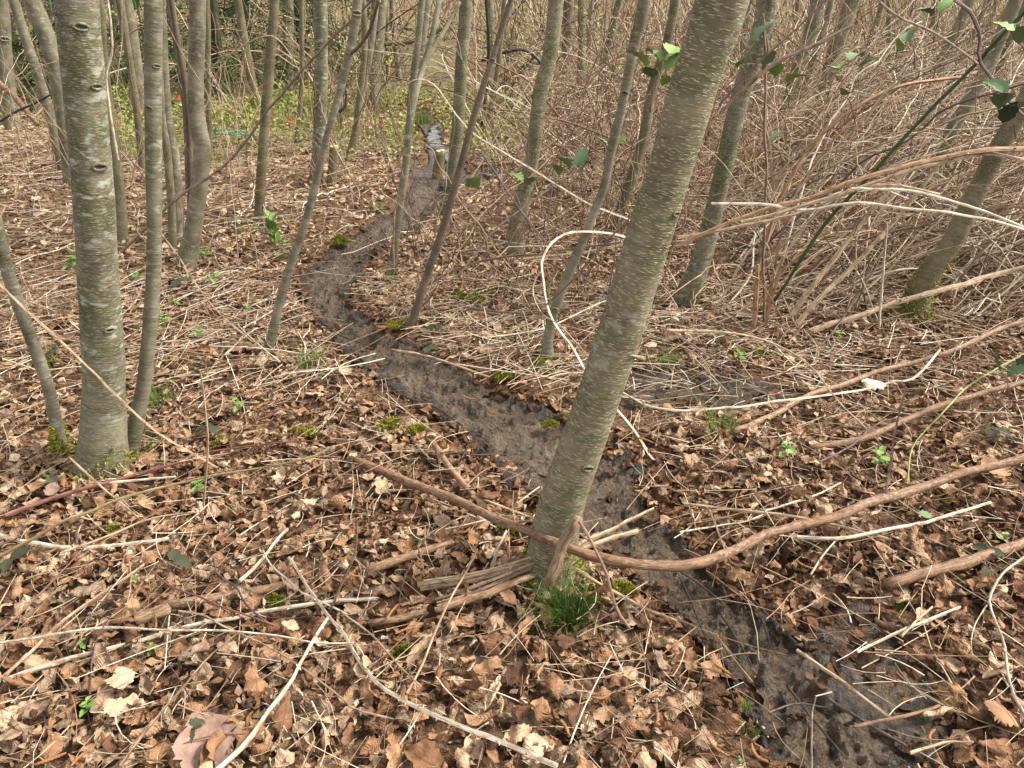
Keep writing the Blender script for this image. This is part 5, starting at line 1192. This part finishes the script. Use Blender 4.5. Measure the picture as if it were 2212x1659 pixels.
def grass(label, px, py, hpx, wpx, n, mat=None, lean=.35, name='grass_tuft'):
    c = G(px, py, .012); k = proj(c)[2] / F
    V, q = tuft_geo(n, wpx * k / 2, hpx * k * .5, hpx * k * 1.1, max(.0008, hpx * k * .0105), nprng, lean)
    return tag(obj(name, mk_mesh(name, V, q), mat or GRASS, None, c), label, 'grass')
grass('dense dark green grass tuft at the foot of the big leaning trunk', 1228, 1340, 92, 76, 560, GRASS_D, .55)
grass('dead straw blades mixed into the dense grass tuft', 1228, 1350, 60, 110, 120, CM['tan'], 1.0)
grass('lower fringe of grass spreading from the dense tuft', 1195, 1345, 40, 130, 350, GRASS_D, .7)
grass('bright grass tuft at the mud edge below the bent stem', 675, 800, 62, 46, 130)
grass('grass blades by the crooked stem behind the stout trunk', 116, 800, 70, 40, 26)
grass('grass tuft right of the slim straight trunk', 342, 868, 40, 60, 170, GRASS, .8)
grass('upright grass clump beside the slim straight trunk', 349, 722, 44, 26, 60)
grass('grass fringe at the foot of the slim straight trunk', 312, 972, 40, 56, 170, GRASS, .8)
grass('grass tuft under the white cane right of the leaning trunk', 1556, 935, 62, 70, 130)
grass('small grass tuft near the mud right of the leaning trunk', 1490, 872, 34, 30, 50)
grass('grass clump right of the leaning trunk beside the tan canes', 1443, 800, 60, 40, 90)
grass('grass blades at the foot of the slim ringed stem', 1178, 802, 40, 50, 60)
grass('grass wisp above the spotted pinkish log', 1939, 1310, 28, 30, 70)
grass('tiny grass wisp in the front mud', 1610, 1530, 24, 20, 60)
grass('low grass wisp at the front mud edge', 1624, 1580, 26, 40, 60)
grass('grass clump among wet leaves right of the front mud', 1988, 1555, 34, 30, 70)
grass('thin grass blades in the leaves by the ringed stem', 1127, 745, 50, 60, 60)
grass('green grass bank beside the bright trickle', 905, 262, 34, 50, 260)
grass('small grass tuft on the far mud', 815, 458, 30, 40, 80)
grass('grass clump far right under the bramble', 2150, 512, 40, 70, 120)
grass('sunlit grass patch behind the bramble tops', 1940, 262, 46, 150, 420)
grass('pale grass near the spotted log and white canes', 2030, 1085, 34, 60, 70)
grass('dry straw-like grass clump behind the crooked stem', 100, 690, 60, 130, 260, CM['tan'], 1.3, name='dry_grass_clump')
grass('dry grass clump at the frame edge behind the crooked stem', 30, 640, 50, 110, 200, CM['tan'], 1.3, name='dry_grass_clump')
grass('short grass at the foot of the bent stem by the mud', 600, 560, 30, 40, 60)
grass('grass in front of the slim olive trunk', 540, 500, 26, 60, 100)

def moss_patch(label, px, py, wpx, n=1500):
    c = G(px, py, .030); k = proj(c)[2] / F; V, q = moss_mesh(wpx * k / 2 / 1.1, n, nprng, min(.05, wpx * k * .28))
    tag(obj('moss_patch', mk_mesh('moss_patch', V, q), MOSS, None, c), label, 'moss', 'moss cushions on the forest floor').rotation_euler = (0, 0, RG.uniform(-.4, .4))
for lb, x, y, w in (('bright moss cushion in the leaves by the round-leaved sprout', 1645, 770, 95), ('moss patch left of the ringed stem under the brown arch', 1003, 645, 120), ('moss patch beside the white arch foot', 1075, 628, 90),
        ('moss at the foot of the red-brown sapling', 850, 705, 50), ('moss on the far mud bank left of the leaning trunk', 1188, 922, 46), ('moss on the near mud bank by the leaves', 838, 922, 60), ('dark moss patch near the mud bank', 905, 930, 50),
        ('moss left of the ringed stem foot', 1164, 785, 40), ('moss by the cream stick on the mud edge', 1094, 815, 50), ('golden moss clump left of the leaning trunk foot', 1100, 1150, 62), ('yellow moss behind the dense grass tuft', 1275, 1285, 70),
        ('brownish moss tuft among leaves under the bundle', 875, 1412, 60), ('moss patch in leaves left of the mud', 480, 952, 50), ('moss in a hollow of leaves left of the mud', 662, 935, 60), ('moss at the mud bend below the forked stem', 735, 520, 60),
        ('moss under the white cane near the thicket', 1205, 552, 50), ('moss behind the ringed stem', 1245, 530, 40), ('moss below the olive cane', 250, 1143, 30), ('small moss bit by reddish log', 600, 1305, 50), ('moss by the fallen tan cane under the mossy trunk', 1730, 700, 30),
        ('moss at the mud edge right of the grass tuft', 1345, 1275, 50)):
    moss_patch(lb, x, y, w)

# sprays of green bramble leaves hanging in the air
def spray(label, px, py, D, spx, leaves, stem_to=None, stemmat='brown'):
    c = A(px, py, D); k = proj(c)[2] / F; t = thing('bramble_spray', label, 'bramble leaves', c)
    if stem_to is None: stem_to = (px + RG.uniform(-30, 30), py + spx * 1.6)
    e = A(stem_to[0], stem_to[1], D + .1) - c; mid = e * .5 + np.array([0, 0, .03])
    V, q, tr, bk = tube(catmull(np.array([[0, 0, 0], mid, e]), 8), np.linspace(.0015, .0025, 8), 5); obj('stem', mk_mesh('stem', V, q, tr, {'bk': bk}), CM[stemmat], t)
    for kd, dx, dy, ang, sz in leaves:
        L3 = A(px + dx, py + dy, D - .02) - c
        o = bpy.data.objects.new('leaf', RG.choice(LF[kd])); COL.objects.link(o); o.parent = t; o.location = L3; s = sz * k * 1.15
        o.scale = (s, s, s); o.rotation_euler = (R(48) + RG.gauss(0, .25), RG.gauss(0, .3), R(ang))
        V, q, tr, bk = tube(np.array([[0, 0, 0], L3 * .5 + [0, 0, .004], L3]), [.0013, .0011, .0009], 4); obj('leaf_stalk', mk_mesh('leaf_stalk', V, q, tr, {'bk': bk}), CM['lime'], t)
spray('cluster of glossy green leaves beside the big leaning trunk', 1420, 145, 2.9, 60, [('bleaf', -25, 0, 100, 46), ('bleaf', 5, -12, 30, 48), ('bleaf', 18, 8, -60, 44), ('bleaf', 25, -28, -20, 50), ('gleaf', -10, 22, 150, 40), ('bleaf', 10, 40, -150, 44)])
spray('dull green leaf spray hanging under the ringed stem', 1235, 365, 3.9, 40, [('gleaf', -5, 0, 120, 34), ('gleaf', 12, -6, -30, 40), ('bleaf', -30, 12, 150, 34), ('gleaf', 20, 8, -110, 30)])
spray('pair of green leaves in front of the curving trunk', 1138, 398, 3.9, 36, [('gleaf', 4, 2, -160, 36), ('bleaf', -10, -4, 60, 28)])
spray('drooping green leaf pair beside the curving trunk', 1035, 400, 3.9, 40, [('bleaf', -2, 4, 170, 40), ('gleaf', 20, -10, -170, 34)])
spray('bright leaf and dull leaflets behind the trunk top', 1600, 140, 2.9, 40, [('bleaf', -6, 4, 160, 44), ('gleaf', 30, -50, -80, 42), ('bleaf', -14, -40, 100, 34), ('gleaf', 46, 0, -170, 36)])
spray('lime leaves hanging from the straight dark upright cane', 1690, 175, 3.4, 40, [('bleaf', 8, 4, -140, 38), ('bleaf', -14, -10, 170, 36)])
spray('yellow-green and grey leaf pair in front of the thickest leaning trunk', 1815, 140, 3.3, 44, [('bleaf', -12, 8, 170, 42), ('gleaf', 22, -8, -50, 44), ('gleaf', 44, 6, -130, 34)])
spray('pale small leaves below the yellow-green pair', 1818, 205, 3.3, 36, [('gleaf', 0, 0, 170, 30), ('bleaf', 24, -8, -120, 24)])
spray('grey-green crumpled leaves near the frame edge', 2168, 205, 2.7, 60, [('gleaf', 0, 0, 20, 50), ('gleaf', -10, 30, 160, 52), ('gleaf', 14, 46, -150, 46), ('dleaf', -4, 60, 170, 44)])
spray('large leaf with yellow edge at the frame corner', 2195, 85, 2.5, 60, [('gleaf', 5, 10, 170, 54), ('bleaf', -4, -12, 40, 46)])
spray('narrow leaf spray among the bramble tops', 2030, 28, 3.2, 40, [('bleaf', 0, 0, -70, 40), ('gleaf', -18, 6, 100, 34)])
spray('single narrow pale leaf on the upright cane', 1665, 308, 3.6, 30, [('gleaf', 0, 0, -75, 36)])
spray('small leaves beside the white arch', 1330, 315, 3.9, 30, [('bleaf', 0, 0, -60, 28), ('bleaf', -18, 6, 80, 28)])
spray('low leaves at the frame edge over the runner', 2160, 800, 2.75, 40, [('gleaf', 0, 0, 70, 44), ('gleaf', 16, 14, -110, 46), ('dleaf', 40, 6, -60, 48)])
spray('grey leaves high up in the thicket', 1965, 90, 3.6, 36, [('gleaf', 0, 0, -30, 34), ('bleaf', -26, 20, 120, 30)])
def ground_leaf(label, px, py, sz, kind='dleaf', n_=2):
    c = G(px, py, .075); k = proj(c)[2] / F * .72; t = thing('bramble_leaf', label, 'leaf', c); V, q, tr, bk = tube(np.array([[0, 0, -.06], [0, 0, -.02], [0, 0, 0]]), [.0015] * 3, 4)
    obj('stem', mk_mesh('stem', V, q, tr, {'bk': bk}), CM['brown'], t); a = RG.uniform(0, 6.28)
    for i in range(n_): add_leaf(kind, t, (0, 0, 0), a + i * 2.0, RG.gauss(-.05, .2), sz * k * RG.uniform(.85, 1.1), RG.gauss(0, .2))
ground_leaf('dark leathery leaf pair under the white broken cane', 375, 1212, 58)
ground_leaf('dark leaf in the litter above the pink leaf', 408, 1575, 52)
ground_leaf('blackish leaf below the olive live cane', 22, 1205, 52)
ground_leaf('grey-green leaves by the frame edge under the white canes', 2130, 1190, 52, 'dleaf', 3)
ground_leaf('dull green leaf under the long curved stick', 1985, 1110, 50, 'gleaf', 1)
ground_leaf('dark green leaves left of the mud near the sprout', 450, 920, 52, 'dleaf', 3)
ground_leaf('green leaf at the foot of the stout trunk', 108, 1032, 40, 'dleaf', 2)
ground_leaf('round dull leaf beside the crooked stem', 125, 752, 44, 'dleaf', 2)
ground_leaf('dark leaves behind the crooked stem', 385, 605, 40, 'dleaf', 3)
ground_leaf('dull leaves by the red-brown sapling foot', 940, 703, 34, 'dleaf', 3)
ground_leaf('dull green leaves near the cream stick', 925, 750, 34, 'dleaf', 3)
ground_leaf('grey-green leaves at the frame edge above the brown branch', 2150, 930, 52, 'dleaf', 3)
ground_leaf('dark green leaf under the spotted log end', 2138, 1232, 44, 'dleaf', 1)
ground_leaf('dark leaf at the bottom right corner', 2190, 1660, 52, 'dleaf', 1)

# special dead leaves
def big_leaf(label, px, py, wpx, col, seed, lobes=5, h=.085, rot=0.0, tilt=(.0, .0)):
    c = G(px, py, h); k = proj(c)[2] / F; rg = random.Random(seed); V, q, uv = leaf_shape(11, 21, rg, pleat=.006, curl=.42)
    V = V * np.array([1.55, 1.0, 1.0]) * wpx * k * .95
    o = obj('fallen_leaf', mk_mesh('fallen_leaf', V, q, vec={'luv': np.c_[uv, np.full(len(uv), .5)]}), col, None, c); o.rotation_euler = (tilt[0], tilt[1], rot); o.color = (1, 1, 1, .55)
    tag(o, label, 'leaf')
PINK = plain("pinkish_dead_leaf", (.16, .092, .064), (.27, .172, .130), 34., .8, 1.0)
PALEL = plain("bleached_dead_leaf", (.34, .28, .21), (.52, .46, .38), 60., .8, .8)
CREAM = plain("cream_dead_leaf", (.24, .17, .10), (.42, .33, .22), 60., .8, .8)
big_leaf('big pinkish lobed dead leaf at the bottom edge', 445, 1608, 178, PINK, 3, 3, .060, .5, (.12, .08))
big_leaf('bleached white dead leaf under the spotted tan cane', 1886, 824, 62, PALEL, 5, 3, .07, 1.2, (.25, 0))
big_leaf('cream dead leaf by the front white canes', 262, 1462, 62, CREAM, 6, 2, .08, .5, (.2, .2))
big_leaf('rounded cream dead leaf near the dark leaf', 245, 1525, 52, CREAM, 7, 0, .08, .9, (.3, -.1))
big_leaf('cream dead leaf beside the crossing canes', 628, 1352, 44, CREAM, 8, 2, .08, 1.5, (.3, .1))
big_leaf('pinkish round dead leaf under the red cane', 112, 1056, 40, PINK, 9, 0, .08, .2, (.3, .3))
big_leaf('cream folded leaf left of the knobbly stick', 668, 1080, 42, CREAM, 10, 2, .08, 2.0, (.2, .3))
big_leaf('broad brown leaf right of the front mud', 2165, 1540, 84, LEAF, 12, 2, .08, 1.0, (.3, .2))
big_leaf('upright brown leaf at the mud edge', 1712, 1345, 54, LEAF, 13, 2, .06, 1.4, (1.0, .1))
big_leaf('wide brown leaf in the litter under the brown branch', 2150, 1010, 76, LEAF, 14, 2, .08, .3, (.2, .1))
big_leaf('pale round leaf at the mud edge by the cream stick', 745, 800, 36, CREAM, 15, 0, .06, .3, (.2, .1))

def catkin(label, px, py, lpx, a):
    c = G(px, py, .072); k = proj(c)[2] / F; l = lpx * k; s = np.linspace(-.5, .5, 26); b_ = RG.uniform(-.9, .9)
    P = np.stack([l * (np.cos(a) * s - np.sin(a) * b_ * s ** 2), l * (np.sin(a) * s + np.cos(a) * b_ * s ** 2), .15 * l * s ** 2], 1)
    rr = .0036 * (1 + .22 * np.sin(np.arange(26) * 2.4)) * np.sqrt(np.clip(1.02 - (2 * s) ** 6, .15, 1)); V, q, tr, bk = tube(P, rr, 7, wob=.25, seed=RG.randrange(99))
    tag(obj('catkin', mk_mesh('catkin', V, q, tr, {'bk': bk}), CATKIN, None, c), label, 'catkin', 'rusty catkins in the litter')
for lb, x, y, l, a in (('rusty catkin by the short white cane', 1738, 1222, 42, 2.4), ('long curled orange catkin at the bottom mud edge', 1545, 1615, 66, 2.2), ('orange catkin right of the curled one', 1632, 1630, 50, 2.0), ('rusty catkin left of the bundle', 845, 1322, 50, 1.2),
        ('rusty catkin below the bundle', 875, 1360, 46, .4), ('catkin left of the mud by the pale sprout', 571, 872, 40, .7), ('catkin in the leaves under the leaning trunk', 1300, 1508, 44, .2), ('catkin in litter near the bottom', 1222, 1570, 40, 2.0),
        ('catkin in the front corner leaves', 110, 1640, 60, .5), ('catkin beside the pink leaf', 175, 1632, 50, .9), ('catkin in the mud at the right', 1560, 1445, 44, 2.3), ('catkin on black mud right of the leaning trunk', 1395, 950, 40, 2.5),
        ('catkin near the white cane and grass', 1520, 915, 40, .1), ('catkin in the leaves under the white cane', 240, 1450, 36, 1.4), ('catkin by the reddish log', 540, 1352, 44, .1), ('catkin under the cream stalk', 1000, 1150, 40, .4),
        ('catkin left of the knobbly stick', 760, 1240, 40, 1.1), ('catkin at the frame edge under the S-curved cane', 2200, 1350, 40, 1.8), ('catkin by the brown leaf at the right corner', 2010, 1585, 36, .8), ('catkin under the leaning trunk beside mud', 1010, 860, 36, 2.6)):
    catkin(lb, x, y, l, a)

# ------------------------------------------------------------------ far clearing: green undergrowth, budding shrubs, markers, wire
def leaf_cloud(name, label, pts, size, mat, kind=None, cat='undergrowth', loc=(0, 0, 0), parent=None):
    n = len(pts); d = RNG.normal(0, 1, (n, 3)); d[:, 2] *= .5; d /= np.linalg.norm(d, axis=1)[:, None]; sd = np.cross(d, RNG.normal(0, 1, (n, 3))); sd /= np.linalg.norm(sd, axis=1)[:, None]
    l = size * U(.6, 1.4, n)[:, None]; w = l * .32
    V = np.stack([pts, pts + d * l * .5 + sd * w, pts + d * l, pts + d * l * .5 - sd * w], 1).reshape(-1, 3)
    o = obj(name, mk_mesh(name, V, np.arange(n * 4).reshape(-1, 4)), mat, parent, loc)
    if label: tag(o, label, cat, kind=kind)
    return o
def green_floor(n, d0, d1, px0, px1, hmax, thr, seed):
    p = region(n, d0, d1, px0, px1); k = vn(p[:, 0] * .9, p[:, 1] * .9, seed) > thr; p = p[k]; p = p[path_t(p[:, 0], p[:, 1]) > 2.0]; p[:, 2] += U(0, 1, len(p)) ** 1.6 * hmax; return p
pts = np.vstack([green_floor(9000, 8.5, 15, 330, 760, .35, .40, 71), green_floor(3500, 8.0, 14, 860, 1120, .3, .55, 72), green_floor(2500, 7, 12, 1800, 2300, .25, .6, 73), green_floor(2200, 6, 12, -50, 330, .2, .6, 74), green_floor(14000, 11, 28, -150, 1300, 1.5, .45, 75), green_floor(6000, 10, 28, 1300, 2400, 1.3, .58, 78)])
leaf_cloud('undergrowth', 'green spring herbs covering the far clearing floor', pts, .045, UNDER, 'stuff')
gp = np.vstack([region(9000, 8.0, 16, 300, 800), region(3500, 8.5, 16, 800, 1150), region(1500, 7, 12, 1800, 2300)]); gp = gp[(vn(gp[:, 0] * .8, gp[:, 1] * .8, 76) > .42) & (path_t(gp[:, 0], gp[:, 1]) > 1.8)]
V, q = tuft_geo(len(gp), 0.01, .08, .28, .003, nprng, .5); V = V.reshape(len(gp), -1, 3) + gp[:, None]
tag(obj('grass', mk_mesh('grass', V.reshape(-1, 3), q), UNDER), 'grass growing over the far clearing', 'grass', kind='stuff')
def shrub(label, px, py, hpx, nst, seed):
    base = G(px, py); k = proj(base)[2] / F; h = hpx * k; rg = random.Random(seed); t = thing('budding_shrub', label, 'shrub', base); tips = []
    for i in range(nst):
        a = rg.uniform(0, 6.28); sp = rg.uniform(.1, .5) * h; P = catmull(np.array([[0, 0, -.03], [math.cos(a) * sp * .3, math.sin(a) * sp * .3, h * .5], [math.cos(a) * sp, math.sin(a) * sp, h * rg.uniform(.75, 1.05)]]), 9)
        bag = Bag(); bag.add(*tube(P, np.linspace(.007, .0025, 9), 5))
        for j in range(3, 9):
            e = P[j] + np.array([rg.gauss(0, .13), rg.gauss(0, .13), rg.uniform(.0, .15)]); bag.add(*tube(np.array([P[j], (P[j] + e) / 2, e]), [.003, .002, .0012], 4)); tips += [P[j] * f + e * (1 - f) for f in (.0, .3, .6)]
        obj('stem', bag.mesh('stem'), CM['brown'], t)
    tips = np.array(tips); tips = np.repeat(tips, 3, 0) + RNG.normal(0, .02, (len(tips) * 3, 3)); leaf_cloud('crown', None, tips, .03, BUD, parent=t)
for a in (('yellow-budded shrub behind the slim olive trunk', 672, 205, 190, 6, 1), ('budding shrub between the bent stem and thin twins', 735, 280, 170, 5, 2), ('yellow-green shrub behind the forked thin stem', 800, 250, 160, 6, 3), ('budding bush right of the pale-sided trunk', 1120, 190, 140, 6, 4),
          ('sparse budding shrub by the far furrowed trunk', 1310, 280, 260, 4, 5), ('budding shrub at the far side of the clearing', 560, 190, 120, 6, 6), ('budding sapling beside the bramble sprays', 1500, 250, 220, 4, 7), ('yellow shrub behind the slender slanting trunks', 95, 190, 150, 6, 8)):
    shrub(*a)
ORANGE = plain("orange_ribbon", (.75, .09, .02), (.85, .14, .03), 10., .5)
def marker(label, px, py, s):
    top = A(px, py, G(px, py + 22)[1]); base = top.copy(); base[2] = float(gz(top[0], top[1])[0]); k = proj(top)[2] / F; t = thing('marker_flag', label, 'flag', base); hh = top[2] - base[2]
    V, q, tr, bk = tube(np.array([[0, 0, -.03], [0, 0, hh * .5], [0, 0, hh]]), [.003] * 3, 5); obj('stake', mk_mesh('stake', V, q, tr, {'bk': bk}), CM['tan'], t)
    w = s * k; xs = np.linspace(0, 1, 5); V = np.array([[x * w * .9, .012 * math.sin(x * 7), hh - z * w * (1 - .3 * x)] for z in (0, 1) for x in xs]); q = [[i, i + 1, i + 6, i + 5] for i in range(4)]
    obj('ribbon', mk_mesh('ribbon', V, q), ORANGE, t)
marker('small orange marker flag left of the slim olive trunk', 492, 238, 11); marker('orange marker flag right of the slim olive trunk', 622, 258, 10); marker('tiny orange flag beside the red-brown saplings', 378, 206, 10)
marker('far orange flag in the clearing', 560, 186, 8); marker('orange flag left of the pale-sided trunk', 917, 180, 9); marker('orange flag right of the pale-sided trunk', 1026, 178, 9)
WIREM = plain("green_wire", (.01, .16, .10), (.03, .26, .18), 20., .4)
c = G(515, 286, .03); t = thing('wire_coil', 'flattened coil of green plastic-coated wire lying in the clearing', 'wire', c)
for k in range(7):
    P0 = np.array([G(462 + RG.uniform(-6, 6), 280 + k * 1.6, .03 + .01 * k), G(500, 281 + k * 1.5, .05 + .012 * k), G(535, 283 + k * 1.3, .04 + .01 * k), G(572 + RG.uniform(-14, 8), 280 + k * 1.3, .03)]) - c
    V, q, tr, bk = tube(catmull(P0, 14), np.full(14, .008), 6); obj('strand', mk_mesh('strand', V, q, tr, {'bk': bk}), WIREM, t)
